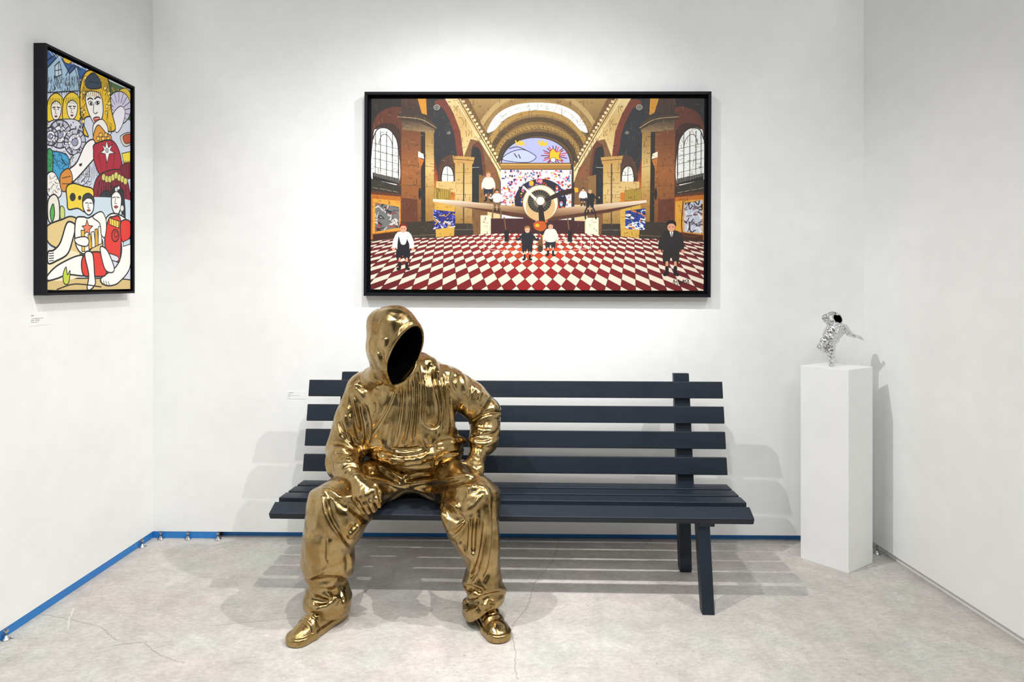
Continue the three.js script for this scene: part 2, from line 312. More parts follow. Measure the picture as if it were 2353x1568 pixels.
// folds: [height in mm (negative = groove), half width in photo pixels, x, y, x, y ...] laid on the surface f
function folds(f, list, scale = 1, gain = 1) {
  return list.map(([mm, w, ...xy]) => {
    const raw = []; for (let i = 0; i < xy.length; i += 2) raw.push(new THREE.Vector2(xy[i], xy[i + 1]));
    const curve = new THREE.SplineCurve(raw), n = Math.max(3, Math.ceil(curve.getLength() / 12)), pts = curve.getPoints(n).map((q) => hit(f, q.x, q.y));
    const W = w * (mm < 0 ? 1.25 : 1.5) / 500 * scale, lo = [1e9, 1e9, 1e9], hi = [-1e9, -1e9, -1e9];
    for (const q of pts) for (let c = 0; c < 3; c++) { lo[c] = Math.min(lo[c], q[c] - 2.4 * W); hi[c] = Math.max(hi[c], q[c] + 2.4 * W); }
    return { pts, W, amp: mm * 1.3 * gain / 1000, lo, hi };
  });
}
function foldHeight(list, x, y, z) {
  let h = 0;
  for (const s of list) {
    if (x < s.lo[0] || x > s.hi[0] || y < s.lo[1] || y > s.hi[1] || z < s.lo[2] || z > s.hi[2]) continue;
    let best = 1e9, bt = 0; const n = s.pts.length - 1;
    for (let i = 0; i < n; i++) {
      const a = s.pts[i], b = s.pts[i + 1], bx = b[0] - a[0], by = b[1] - a[1], bz = b[2] - a[2];
      let t = ((x - a[0]) * bx + (y - a[1]) * by + (z - a[2]) * bz) / (bx * bx + by * by + bz * bz + 1e-12); t = t < 0 ? 0 : t > 1 ? 1 : t;
      const dx = x - a[0] - bx * t, dy = y - a[1] - by * t, dz = z - a[2] - bz * t, d = dx * dx + dy * dy + dz * dz;
      if (d < best) { best = d; bt = (i + t) / n; }
    }
    const e = smooth(0, 0.22, Math.min(bt, 1 - bt)) * 0.75 + 0.25, q = best / (s.W * s.W);
    if (q < 5.7) h += s.amp * e * (0.45 * Math.exp(-q * 1.1) + 0.75 * Math.exp(-1.75 * Math.sqrt(q + 0.02)) - 0.011);
  }
  return h;
}
function net(f, lo, hi, h) {
  const nx = Math.ceil((hi[0] - lo[0]) / h) + 2, ny = Math.ceil((hi[1] - lo[1]) / h) + 2, nz = Math.ceil((hi[2] - lo[2]) / h) + 2, B = 6, sx = 1, sy = nx, sz = nx * ny;
  const val = new Float32Array(nx * ny * nz).fill(NaN), cells = [];
  for (let bz = 0; bz < nz; bz += B) for (let by = 0; by < ny; by += B) for (let bx = 0; bx < nx; bx += B) {
    const d = f(lo[0] + (bx + B / 2) * h, lo[1] + (by + B / 2) * h, lo[2] + (bz + B / 2) * h);
    if (Math.abs(d) > h * B * 0.87 * 1.9 + 0.012) continue;
    for (let k = bz; k <= Math.min(bz + B, nz - 1); k++) for (let j = by; j <= Math.min(by + B, ny - 1); j++) for (let i = bx; i <= Math.min(bx + B, nx - 1); i++) {
      const o = i + j * sy + k * sz; if (val[o] !== val[o]) val[o] = f(lo[0] + i * h, lo[1] + j * h, lo[2] + k * h);
    }
    cells.push([bx, by, bz]);
  }
  const id = new Int32Array(nx * ny * nz).fill(-1), pos = [], idx = [], step = [sx, sy, sz];
  for (const [bx, by, bz] of cells) for (let k = bz; k < Math.min(bz + B, nz - 1); k++) for (let j = by; j < Math.min(by + B, ny - 1); j++) for (let i = bx; i < Math.min(bx + B, nx - 1); i++) {
    const o = i + j * sy + k * sz; let cx = 0, cy = 0, cz = 0, n = 0;
    for (let e = 0; e < 12; e++) {
      const ax = e >> 2, p = e & 1, q = (e >> 1) & 1, b = [0, 0, 0]; b[(ax + 1) % 3] = p; b[(ax + 2) % 3] = q;
      const v0 = val[o + b[0] * sx + b[1] * sy + b[2] * sz], v1 = val[o + b[0] * sx + b[1] * sy + b[2] * sz + step[ax]];
      if ((v0 < 0) !== (v1 < 0) && v0 === v0 && v1 === v1) { const t = v0 / (v0 - v1); b[ax] += t; cx += b[0]; cy += b[1]; cz += b[2]; n++; }
    }
    if (n) { id[o] = pos.length / 3; pos.push(lo[0] + (i + cx / n) * h, lo[1] + (j + cy / n) * h, lo[2] + (k + cz / n) * h); }
  }
  for (const [bx, by, bz] of cells) for (let k = Math.max(1, bz); k < Math.min(bz + B, nz - 1); k++) for (let j = Math.max(1, by); j < Math.min(by + B, ny - 1); j++) for (let i = Math.max(1, bx); i < Math.min(bx + B, nx - 1); i++) {
    const o = i + j * sy + k * sz, v0 = val[o];
    for (let ax = 0; ax < 3; ax++) {
      const v1 = val[o + step[ax]]; if ((v0 < 0) === (v1 < 0) || v0 !== v0 || v1 !== v1) continue;
      const u = step[(ax + 1) % 3], w = step[(ax + 2) % 3], a = id[o], b = id[o - u], c = id[o - u - w], d = id[o - w];
      if (a < 0 || b < 0 || c < 0 || d < 0) continue;
      if (v0 < 0) idx.push(a, b, c, a, c, d); else idx.push(a, c, b, a, d, c);
    }
  }
  const m = pos.length / 3, P3 = new Float32Array(pos), NN = new Float32Array(m * 3), UV = new Float32Array(m * 2), e = h * 0.45;
  for (let i = 0; i < m; i++) {
    let x = P3[3 * i], y = P3[3 * i + 1], z = P3[3 * i + 2], gx, gy, gz, l;
    gx = f(x + e, y, z) - f(x - e, y, z); gy = f(x, y + e, z) - f(x, y - e, z); gz = f(x, y, z + e) - f(x, y, z - e); l = hyp(gx, gy, gz) || 1;
    const d = Math.max(-h * 0.5, Math.min(h * 0.5, f(x, y, z) * 2 * e / l)); 
    x -= gx / l * d; y -= gy / l * d; z -= gz / l * d; P3[3 * i] = x; P3[3 * i + 1] = y; P3[3 * i + 2] = z;
    NN[3 * i] = gx / l; NN[3 * i + 1] = gy / l; NN[3 * i + 2] = gz / l; UV[2 * i] = x + z * 0.6; UV[2 * i + 1] = y + z * 0.4;
  }
  const g = new THREE.BufferGeometry();
  g.setAttribute('position', new THREE.BufferAttribute(P3, 3)); g.setAttribute('normal', new THREE.BufferAttribute(NN, 3)); g.setAttribute('uv', new THREE.BufferAttribute(UV, 2)); g.setIndex(idx);
  return g;
}
const creases = (x, y, z, s) => { const w = N(x * s * 0.5, y * s * 0.5, z * s * 0.5) * 1.2; return 1 - Math.abs(N(x * s + w, y * s * 0.7 + w, z * s)) * 2; };

// ---------------------------------------------------------------- the seated bronze figure
const bronzeRough = noiseTex(512, 512, (u, v, x, y) => { const n = clamp8(120 + 55 * N(x * 0.02, y * 0.02, 3) + 40 * N(x * 0.08, y * 0.05, 5) + 22 * (rnd() - 0.5)); return [n, n, n]; });
const bronzeTone = noiseTex(512, 512, (u, v, x, y) => {
  const p = smooth(-0.25, 0.45, N(x * 0.018, y * 0.014, 8) + 0.5 * N(x * 0.06, y * 0.04, 2)), q = smooth(0.25, 0.6, N(x * 0.03, y * 0.045, 14)), k = 4 * (rnd() - 0.5);
  return [clamp8(174 - 14 * p + k), clamp8(150 - 16 * p - 7 * q + k), clamp8(106 - 18 * p - 18 * q + k)];
}, true);
bronzeRough.repeat.set(2.2, 2.2); bronzeTone.repeat.set(2.2, 2.2);
const bronze = new THREE.MeshStandardMaterial({ map: bronzeTone, metalness: 1, roughness: 0.5, roughnessMap: bronzeRough });
const voidBlack = new THREE.MeshPhysicalMaterial({ color: C(0.0025, 0.0025, 0.003), roughness: 1, specularIntensity: 0 });
const statue = thing('bronze_statue', 'life size polished golden bronze figure in a hooded sweatshirt sitting on the bench', 'statue', [...P(930, 1130, 0.6).slice(0, 1), 0, 0.6]);
const SO = statue.position;
const bronzePart = (name, f, lo, hi, h, parent = statue, mat = bronze, label) => {
  const g = net(f, lo, hi, h); g.translate(-SO.x, -SO.y, -SO.z); const m = part(name, g, mat, parent); if (label) m.userData.label = label; return m;
};

// trousers
const legA = stack([[1130, 716, 834, 0.87, 0.105], [1165, 709, 842, 0.88, 0.12], [1197, 704, 846, 0.89, 0.125], [1225, 699, 834, 0.895, 0.125], [1262, 696, 812, 0.895, 0.115], [1290, 694, 814, 0.89, 0.11], [1315, 700, 811, 0.885, 0.105], [1337, 713, 795, 0.875, 0.085], [1352, 704, 801, 0.875, 0.09], [1374, 698, 808, 0.88, 0.1], [1398, 697, 805, 0.87, 0.096], [1416, 698, 800, 0.86, 0.09], [1440, 700, 796, 0.85, 0.085]], 0.01);
const legB = stack([[1130, 1040, 1142, 0.84, 0.1], [1165, 1012, 1144, 0.86, 0.115], [1195, 1017, 1146, 0.87, 0.115], [1225, 1027, 1148, 0.87, 0.11], [1250, 1043, 1149, 0.87, 0.105], [1280, 1063, 1149, 0.865, 0.1], [1300, 1072, 1149, 0.86, 0.095], [1318, 1067, 1151, 0.86, 0.1], [1338, 1062, 1154, 0.86, 0.105], [1360, 1074, 1162, 0.86, 0.1], [1372, 1078, 1160, 0.86, 0.095], [1388, 1062, 1156, 0.86, 0.1], [1402, 1062, 1152, 0.85, 0.1], [1420, 1072, 1146, 0.84, 0.095], [1436, 1078, 1142, 0.835, 0.09]], 0.01);
const thighA = chainPx([[930, 1092, 0.44, 0.1], [842, 1116, 0.66, 0.118], [778, 1163, 0.875, 0.118]]);
const thighB = chainPx([[970, 1092, 0.44, 0.1], [1043, 1110, 0.64, 0.112], [1088, 1150, 0.855, 0.112]]);
const lap = ellipsoid(P(950, 1086, 0.49), [0.24, 0.075, 0.19]);
const trouserBase = (x, y, z) => {
  const a = smin(thighA(x, y, z), legA(x, y, z), 0.05), b = smin(thighB(x, y, z), legB(x, y, z), 0.05);
  let d = smin(smin(a, b, 0.05), lap(x, y, z), 0.07);
  d = smax(d, (x < -0.55 ? 0.076 - 0.25 * (x + 0.985) : Math.min(0.092, 0.022 + 0.75 * Math.max(0, x + 0.286))) - y, 0.006);   // hems
  return smax(d, 0.452 - y - Math.max(0, z - 0.66) * 5, 0.015);   // rests flat on the slats
};
const trouserFolds = folds(trouserBase, [
  // thigh, knee and shin beside the hanging hand
  [17, 6, 744, 1131, 745, 1164, 755, 1198, 773, 1225, 787, 1248, 803, 1267], [-17, 6, 752, 1140, 756, 1170, 769, 1201, 787, 1231, 803, 1256],
  [9, 5, 736, 1123, 754, 1126, 770, 1136, 791, 1154], [-6, 4, 760, 1138, 780, 1156, 800, 1172], [7, 5, 734, 1150, 732, 1190, 722, 1230],
  [-9, 4, 746, 1236, 745, 1262, 746, 1290, 751, 1310], [9, 4.5, 757, 1236, 755, 1265, 753, 1292], [6, 7, 712, 1225, 708, 1260, 710, 1300],
  [-10, 5, 799, 1159, 829, 1186, 848, 1198], [12, 4, 866, 1168, 858, 1182, 850, 1197], [9, 4, 828, 1207, 815, 1222, 800, 1240], [-7, 5, 815, 1205, 800, 1224], [6, 4, 800, 1275, 808, 1290, 806, 1310], [-6, 3, 794, 1275, 799, 1292, 796, 1312],
  [5, 6, 705, 1330, 728, 1322, 748, 1310], [-6, 5, 712, 1338, 730, 1330, 752, 1314],
  [-34, 6.5, 716, 1343, 740, 1338, 766, 1338, 788, 1342, 800, 1352], [16, 5, 711, 1350, 728, 1356, 745, 1366, 763, 1381], [-18, 4.5, 758, 1360, 775, 1362, 790, 1358],
  [-30, 5, 721, 1377, 738, 1383, 757, 1382], [12, 4, 765, 1384, 748, 1390, 733, 1397, 719, 1407], [7, 3, 769, 1371, 777, 1381], [7, 3, 786, 1372, 780, 1384], [-7, 3, 782, 1366, 788, 1384], [5, 6, 790, 1395, 784, 1415],
  // lap
  [15, 4.5, 866, 1062, 880, 1073, 896, 1084, 921, 1102], [-14, 4.5, 870, 1076, 890, 1092, 914, 1108], [11, 4, 880, 1064, 900, 1076, 920, 1092], [9, 4, 835, 1095, 860, 1098, 885, 1106, 930, 1121], [-10, 5, 842, 1106, 872, 1114, 905, 1124],
  [15, 6, 924, 1096, 945, 1088, 968, 1081, 993, 1079, 1016, 1091], [-9, 5, 936, 1102, 965, 1094, 995, 1092], [13, 5, 938, 1112, 962, 1110, 990, 1106, 1012, 1098], [-10, 5, 930, 1078, 965, 1070, 1000, 1062], [8, 4, 985, 1077, 1010, 1070, 1022, 1068],
  [-30, 6, 955, 1120, 985, 1120, 1016, 1115, 1050, 1107, 1087, 1100], [14, 4, 1000, 1108, 1030, 1102, 1060, 1095, 1086, 1092], [10, 4, 860, 1070, 862, 1082, 852, 1090], [-8, 4, 846, 1072, 850, 1086, 846, 1096],
  // knee and shin of the other leg
  [10, 5, 1078, 1123, 1096, 1119, 1114, 1124, 1121, 1142, 1122, 1164], [13, 5, 1113, 1132, 1102, 1146, 1089, 1162, 1066, 1178], [-16, 9, 1020, 1138, 1045, 1138, 1072, 1140], [9, 4, 1018, 1150, 1035, 1160, 1055, 1168],
  [-24, 6, 1016, 1163, 1034, 1182, 1054, 1193, 1066, 1186], [15, 6, 1015, 1172, 1022, 1195, 1032, 1214, 1042, 1226], [9, 4, 1040, 1222, 1056, 1210, 1067, 1196], [-9, 4, 1044, 1234, 1058, 1224, 1068, 1208],
  [-12, 4, 1073, 1196, 1072, 1228, 1070, 1262], [11, 4.5, 1082, 1190, 1081, 1225, 1080, 1260, 1086, 1290], [-13, 4.5, 1093, 1188, 1088, 1232, 1087, 1276], [11, 4.5, 1102, 1180, 1100, 1228, 1094, 1280, 1076, 1330],
  [-12, 4.5, 1114, 1205, 1110, 1250, 1100, 1290, 1086, 1330], [11, 4.5, 1124, 1165, 1125, 1228, 1118, 1276, 1104, 1334], [-9, 4, 1132, 1160, 1133, 1228, 1126, 1300, 1110, 1338], [7, 4, 1140, 1200, 1142, 1250, 1138, 1310],
  [8, 4, 1052, 1245, 1062, 1262, 1078, 1280],
  [-20, 5, 1070, 1345, 1086, 1351, 1100, 1358, 1112, 1361], [12, 4.5, 1065, 1337, 1085, 1343, 1108, 1352, 1118, 1362], [-34, 5.5, 1066, 1388, 1095, 1381, 1126, 1370, 1160, 1365], [13, 4.5, 1066, 1378, 1092, 1372, 1120, 1362, 1162, 1356],
  [10, 4, 1081, 1374, 1090, 1362, 1099, 1352], [9, 4, 1112, 1388, 1118, 1402], [-8, 4, 1122, 1385, 1130, 1398], [6, 6, 1072, 1395, 1088, 1398, 1100, 1404],
], 1.1, 1.35);
const trousers = (x, y, z) => trouserBase(x, y, z) - foldHeight(trouserFolds, x, y, z) - 0.0013 * N(x * 9, y * 4, z * 9) - 0.0006 * creases(x, y, z, 13);
bronzePart('trousers', trousers, [-1.12, 0.02, 0.24], [-0.02, 0.72, 1.06], 0.0056);

// sweatshirt: body, sleeves, neck
const torso = stack([[828, 900, 1000, 0.56, 0.09], [850, 862, 1040, 0.57, 0.12], [880, 842, 1058, 0.585, 0.14], [920, 838, 1050, 0.6, 0.15], [960, 838, 1046, 0.6, 0.155], [1000, 836, 1048, 0.585, 0.165], [1022, 832, 1060, 0.57, 0.17], [1036, 840, 1066, 0.56, 0.17], [1052, 858, 1062, 0.545, 0.165], [1068, 880, 1056, 0.53, 0.15]], 0.03);
const armA = chainPx([[842, 900, 0.56, 0.1], [813, 962, 0.58, 0.09], [790, 1034, 0.6, 0.084], [793, 1066, 0.69, 0.084], [801, 1085, 0.78, 0.062], [806, 1091, 0.815, 0.05]]);
const armB = chainPx([[1030, 885, 0.55, 0.09], [1080, 916, 0.52, 0.084], [1113, 950, 0.48, 0.083], [1115, 988, 0.52, 0.073], [1110, 1014, 0.555, 0.073]]);
const cuffB = chainPx([[1104, 1026, 0.58, 0.045], [1097, 1050, 0.61, 0.041]]);
const cuffA = chainPx([[804, 1088, 0.8, 0.05], [818, 1102, 0.86, 0.04]]);
const neck = chainPx([[915, 845, 0.68, 0.1], [945, 862, 0.57, 0.12]]);
const bunch = chainPx([[972, 826, 0.58, 0.028], [990, 838, 0.62, 0.03], [1004, 858, 0.66, 0.022]]);
const hemRoll = chainPx([[858, 1042, 0.64, 0.016], [880, 1050, 0.7, 0.021], [905, 1056, 0.73, 0.024], [935, 1059, 0.742, 0.024], [965, 1056, 0.738, 0.024], [992, 1045, 0.72, 0.021], [1020, 1029, 0.68, 0.014]]);
const hemSide = chainPx([[1012, 1022, 0.69, 0.014], [1040, 1018, 0.64, 0.018], [1062, 1015, 0.57, 0.02]]);
const sweatBase = (x, y, z) => {
  let d = smin(torso(x, y, z), neck(x, y, z), 0.06);
  d = smin(d, armA(x, y, z), 0.035); d = smin(d, armB(x, y, z), 0.035);
  d = smin(d, cuffB(x, y, z), 0.008); d = smin(d, cuffA(x, y, z), 0.01); d = smin(d, bunch(x, y, z), 0.02);
  d = smin(d, hemRoll(x, y, z), 0.012); return smin(d, hemSide(x, y, z), 0.012);
};
const sweatFolds = folds(sweatBase, [
  // shoulder and sleeve on the side of the hanging hand
  [9, 6, 830, 858, 850, 872, 866, 886, 880, 896], [-8, 5, 818, 884, 838, 888, 856, 898], [10, 5, 797, 902, 808, 894, 822, 897, 840, 921], [9, 4, 784, 932, 793, 940, 806, 943], [6, 4, 800, 958, 808, 960],
  [-10, 4, 803, 905, 808, 935, 816, 970, 824, 1008], [9, 4, 812, 910, 818, 945, 828, 990], [-10, 4, 822, 930, 830, 970, 836, 1012], [9, 4, 832, 935, 840, 975, 843, 1010], [-22, 5, 840, 940, 848, 978, 846, 1015],
  [8, 4, 790, 950, 796, 980, 806, 1015], [-8, 4, 780, 965, 788, 990, 800, 1020], [8, 4, 772, 968, 776, 985, 786, 1002], [-7, 4, 796, 985, 808, 1005, 818, 1025],
  [10, 4, 766, 992, 782, 1004, 806, 1026], [-14, 4.5, 752, 1020, 775, 1018, 796, 1024, 815, 1036], [10, 3.5, 766, 1034, 782, 1030, 796, 1034], [-7, 3, 768, 1042, 784, 1040, 804, 1046], [10, 4, 772, 1052, 792, 1048, 808, 1054], [-8, 3, 770, 1062, 790, 1060, 812, 1062], [9, 4, 782, 1074, 792, 1066, 808, 1063, 822, 1068], [-9, 3, 784, 1086, 792, 1075, 806, 1070, 824, 1076], [7, 3, 789, 1090, 796, 1081, 808, 1076], [6, 5, 752, 1045, 750, 1070, 760, 1095], [-6, 5, 762, 1050, 762, 1078, 770, 1100],
  // chest
  [-15, 4, 906, 896, 897, 918, 884, 948, 866, 974, 848, 995], [12, 4.5, 912, 900, 904, 925, 892, 950, 876, 978, 858, 1004], [7, 6, 862, 905, 870, 930, 860, 965], [-6, 6, 858, 925, 862, 950], [8, 4, 890, 965, 882, 985, 876, 1008, 884, 1030], [-7, 5, 896, 975, 890, 1000, 888, 1022],
  [-11, 4, 921, 885, 921, 925, 914, 970, 904, 1020], [10, 4.5, 931, 888, 929, 930, 924, 986, 914, 1028], [-9, 3.5, 941, 872, 942, 920, 938, 975, 926, 1030], [9, 4, 949, 868, 951, 915, 946, 970, 938, 1028], [-9, 3.5, 956, 860, 957, 915, 954, 975, 948, 1020], [9, 3.5, 962, 836, 964, 896, 961, 960, 955, 1015],
  // the loose rounded flap hanging from the collar
  [-13, 3, 966, 840, 972, 880, 974, 920, 973, 955, 976, 972, 986, 981, 999, 983, 1009, 975, 1012, 958, 1010, 925, 998, 892, 986, 866], [9, 6, 978, 870, 985, 910, 988, 950, 992, 972], [7, 5, 990, 890, 998, 930, 1000, 965], [-6, 3, 981, 880, 984, 920, 983, 960],
  [8, 5, 975, 1000, 985, 1020, 975, 1030], [-6, 4, 965, 1008, 974, 1026, 984, 1030], [7, 4, 1004, 990, 1002, 1010, 990, 1026],
  [12, 4, 990, 838, 986, 855, 990, 880, 1000, 905], [-13, 3.5, 1000, 846, 998, 868, 1008, 900, 1013, 935], [12, 4, 1006, 848, 1010, 880, 1016, 915, 1018, 960], [-15, 3.5, 1014, 850, 1017, 890, 1022, 930, 1021, 985], [11, 3.5, 1021, 862, 1024, 900, 1029, 950, 1030, 990], [-13, 3.5, 1029, 890, 1032, 930, 1038, 975], [10, 3.5, 1034, 920, 1040, 955, 1042, 990],
  [9, 5, 1016, 840, 1030, 845, 1028, 865], [11, 5, 1036, 850, 1030, 868, 1034, 892, 1046, 910, 1060, 924], [-10, 4, 1046, 858, 1042, 876, 1048, 896], [11, 6, 1060, 858, 1066, 880, 1070, 905], [-13, 3, 1060, 848, 1076, 866, 1083, 884, 1083, 915, 1080, 945],
  // the bent sleeve
  [8, 4, 1090, 888, 1098, 900, 1110, 902], [-7, 3.5, 1094, 900, 1090, 920, 1088, 945], [9, 4, 1108, 888, 1100, 905, 1100, 925], [9, 5, 1124, 910, 1112, 925, 1104, 942], [-8, 4, 1130, 922, 1120, 938, 1108, 950], [7, 4, 1138, 930, 1134, 945],
  [-12, 3, 1090, 966, 1106, 955, 1124, 949, 1152, 948], [9, 4, 1094, 974, 1112, 962, 1130, 957, 1150, 958], [-7, 4, 1110, 972, 1108, 984], [9, 4, 1092, 986, 1112, 990, 1136, 990], [-10, 3.5, 1082, 998, 1104, 1002, 1136, 998, 1146, 985], [9, 3.5, 1080, 1004, 1096, 1006, 1110, 996], [10, 4, 1077, 1011, 1096, 1019, 1112, 1022, 1134, 1016, 1147, 1008], [-7, 3, 1090, 1012, 1110, 1012, 1130, 1006],
  [3, 1.8, 1086, 1030, 1083, 1050], [3, 1.8, 1093, 1030, 1090, 1054], [3, 1.8, 1100, 1032, 1098, 1056], [3, 1.8, 1107, 1032, 1106, 1056],
  // waist
  [10, 5, 846, 1032, 868, 1026, 890, 1034, 905, 1042], [-14, 4, 868, 1040, 890, 1044, 912, 1048], [10, 3.5, 908, 1040, 935, 1041, 970, 1035], [-16, 3.5, 905, 1033, 935, 1034, 972, 1029], [-10, 3, 908, 1049, 940, 1049, 972, 1043, 992, 1034], [9, 3.5, 975, 1046, 992, 1034, 1006, 1022],
  [-12, 3.5, 1000, 1030, 1030, 1024, 1062, 1022], [8, 3.5, 1000, 1012, 1030, 1010, 1058, 1004], [-12, 4, 1000, 1020, 1024, 1014, 1056, 1010], [8, 3, 1020, 1040, 1042, 1034, 1058, 1032], [-8, 3, 1018, 1046, 1040, 1042, 1056, 1042], [9, 4, 1046, 985, 1054, 1000, 1062, 1010],
]);
const sweat = (x, y, z) => sweatBase(x, y, z) - foldHeight(sweatFolds, x, y, z) - 0.002 * N(x * 12, y * 6, z * 12) - 0.0012 * creases(x, y, z, 16);

// hood: an egg in the head's own axes, cut open towards the knee it looks at
const HA = 55 * Math.PI / 180, HB = 25 * Math.PI / 180;
const hn = [Math.cos(HB) * Math.sin(HA), -Math.sin(HB), Math.cos(HB) * Math.cos(HA)], hu = [Math.sin(HB) * Math.sin(HA), Math.cos(HB), Math.sin(HB) * Math.cos(HA)], hs = [Math.cos(HA), 0, -Math.sin(HA)];
const HC = P(908, 802, 0.75), HR = [0.113, 0.18, 0.156], CUT = 0.072;
const headAxes = (x, y, z) => { const dx = x - HC[0], dy = y - HC[1], dz = z - HC[2]; return [dx * hs[0] + dy * hs[1] + dz * hs[2], dx * hu[0] + dy * hu[1] + dz * hu[2], dx * hn[0] + dy * hn[1] + dz * hn[2]]; };
const crown = chainPx([[871, 735, 0.7, 0.042], [906, 736, 0.75, 0.046]]);
const egg = (s, a, n, grow) => {
  const t = 1 - 0.46 * smooth(0.02, 0.2, -a) - 0.1 * smooth(0.06, 0.2, a), r0 = HR[0] * t + grow, r1 = HR[1] + grow, r2 = HR[2] + grow;
  const px = s / r0, py = a / r1, pz = n / r2, k0 = hyp(px, py, pz), k1 = hyp(px / r0, py / r1, pz / r2); return k1 < 1e-9 ? -r0 : k0 * (k0 - 1) / k1;
};
const hoodOuter = (x, y, z) => { const [s, a, n] = headAxes(x, y, z); return smin(egg(s, a, n, 0), crown(x, y, z), 0.1); };
const hoodCutBase = (x, y, z) => smax(hoodOuter(x, y, z), headAxes(x, y, z)[2] - CUT, 0.01);
const hoodSkirt = chainPx([[872, 862, 0.7, 0.05], [858, 872, 0.62, 0.06], [900, 860, 0.55, 0.08]]);
const hoodFolds = folds((x, y, z) => smin(hoodCutBase(x, y, z), hoodSkirt(x, y, z), 0.03), [
  [7, 4, 851, 828, 858, 848, 872, 866, 886, 885], [-9, 4, 858, 822, 866, 846, 878, 864, 890, 882], [7, 4, 866, 806, 872, 832, 882, 856], [-6, 4, 876, 800, 880, 826, 888, 850], [6, 5, 884, 776, 884, 800], [-5, 6, 862, 780, 868, 800, 876, 820], [5, 6, 850, 776, 850, 800, 852, 820], [5, 10, 868, 745, 900, 738, 930, 742],
  [-8, 3, 860, 862, 872, 874, 886, 888],
]);
const hood = (x, y, z) => {
  const [s, a, n] = headAxes(x, y, z);
  let d = smin(hoodOuter(x, y, z), hoodSkirt(x, y, z), 0.03) - foldHeight(hoodFolds, x, y, z) - 0.0022 * N(x * 16, y * 12, z * 16) - 0.0012 * creases(x, y, z, 14);
  d -= 0.0025 * smooth(CUT - 0.024, CUT - 0.019, n);          // the sewn border of the hood
  d = smax(d, n - CUT, 0.007);
  return smax(d, -Math.max(egg(s, a, n, -0.0075 - 0.022 * smooth(0, 0.06, CUT - n)), -n - 0.1), 0.004);
};
const hoodMesh = bronzePart('hood', hood, [-0.86, 0.98, 0.45], [-0.42, 1.42, 1.0], 0.0036);
bronzePart('hood_lining', (x, y, z) => { const [s, a, n] = headAxes(x, y, z); const g = 0.022 * smooth(0, 0.06, CUT - n); return smax(smax(egg(s, a, n, -0.0062 - g), n - CUT + 0.004, 0.002), -egg(s, a, n, -0.014 - g), 0.002); }, [-0.86, 0.98, 0.45], [-0.42, 1.42, 1.0], 0.0036, hoodMesh, voidBlack, 'matt black inside of the hood with no face');
const sweatOut = (x, y, z) => { const [s, a, n] = headAxes(x, y, z); return smax(sweat(x, y, z), -smax(egg(s, a, n, -0.012), -n - 0.08, 0.01), 0.006); };
bronzePart('hooded_sweatshirt', sweatOut, [-1.05, 0.5, 0.24], [0.02, 1.26, 1.02], 0.0052);

// hands: palm, four fingers, thumb
function hand(name, wrist, knuckles, mids, tips, thumb, palmR, fingerR) {
  const W = P(...wrist), palm = knuckles.map((k, i) => chain([[...W, palmR * 0.95], [...P(...k), palmR * 0.62]]));
  const fing = knuckles.map((k, i) => chain([[...P(...k), fingerR * 1.06], [...P(...mids[i]), fingerR], [...P(...tips[i]), fingerR * 0.88]]));
  const th = chain(thumb.map((q, i) => [...P(...q), fingerR * (1.35 - i * 0.15)]));
  const f = (x, y, z) => { let d = 1e9; for (const p of palm) d = smin(d, p(x, y, z), 0.012); let g = 1e9; for (const p of fing) g = smin(g, p(x, y, z), 0.003); d = smin(d, g, 0.012); return smin(d, th(x, y, z), 0.008) - 0.0008 * N(x * 60, y * 60, z * 60); };
  const all = [wrist, ...knuckles, ...mids, ...tips, ...thumb].map((q) => P(...q)), lo = [0, 1, 2].map((c) => Math.min(...all.map((q) => q[c])) - 0.045), hi = [0, 1, 2].map((c) => Math.max(...all.map((q) => q[c])) + 0.045);
  return bronzePart(name, f, lo, hi, 0.003);
}
hand('hand', [822, 1106, 0.885], [[818, 1143, 0.942], [830, 1142, 0.955], [843, 1138, 0.957], [855, 1130, 0.947]], [[824, 1158, 0.952], [837, 1158, 0.963], [850, 1154, 0.965], [863, 1146, 0.956]], [[835, 1177, 0.95], [847, 1177, 0.958], [859, 1173, 0.96], [871, 1163, 0.952]], [[842, 1108, 0.91], [861, 1118, 0.925], [870, 1133, 0.93], [873, 1151, 0.925]], 0.036, 0.0118);
hand('hand', [1095, 1052, 0.615], [[1069, 1078, 0.685], [1081, 1083, 0.697], [1093, 1083, 0.692], [1103, 1077, 0.675]], [[1068, 1089, 0.695], [1081, 1095, 0.707], [1093, 1094, 0.702], [1104, 1087, 0.685]], [[1073, 1096, 0.67], [1083, 1100, 0.675], [1094, 1099, 0.67], [1103, 1093, 0.66]], [[1080, 1062, 0.655], [1066, 1068, 0.675], [1060, 1080, 0.69], [1063, 1090, 0.695]], 0.037, 0.012);

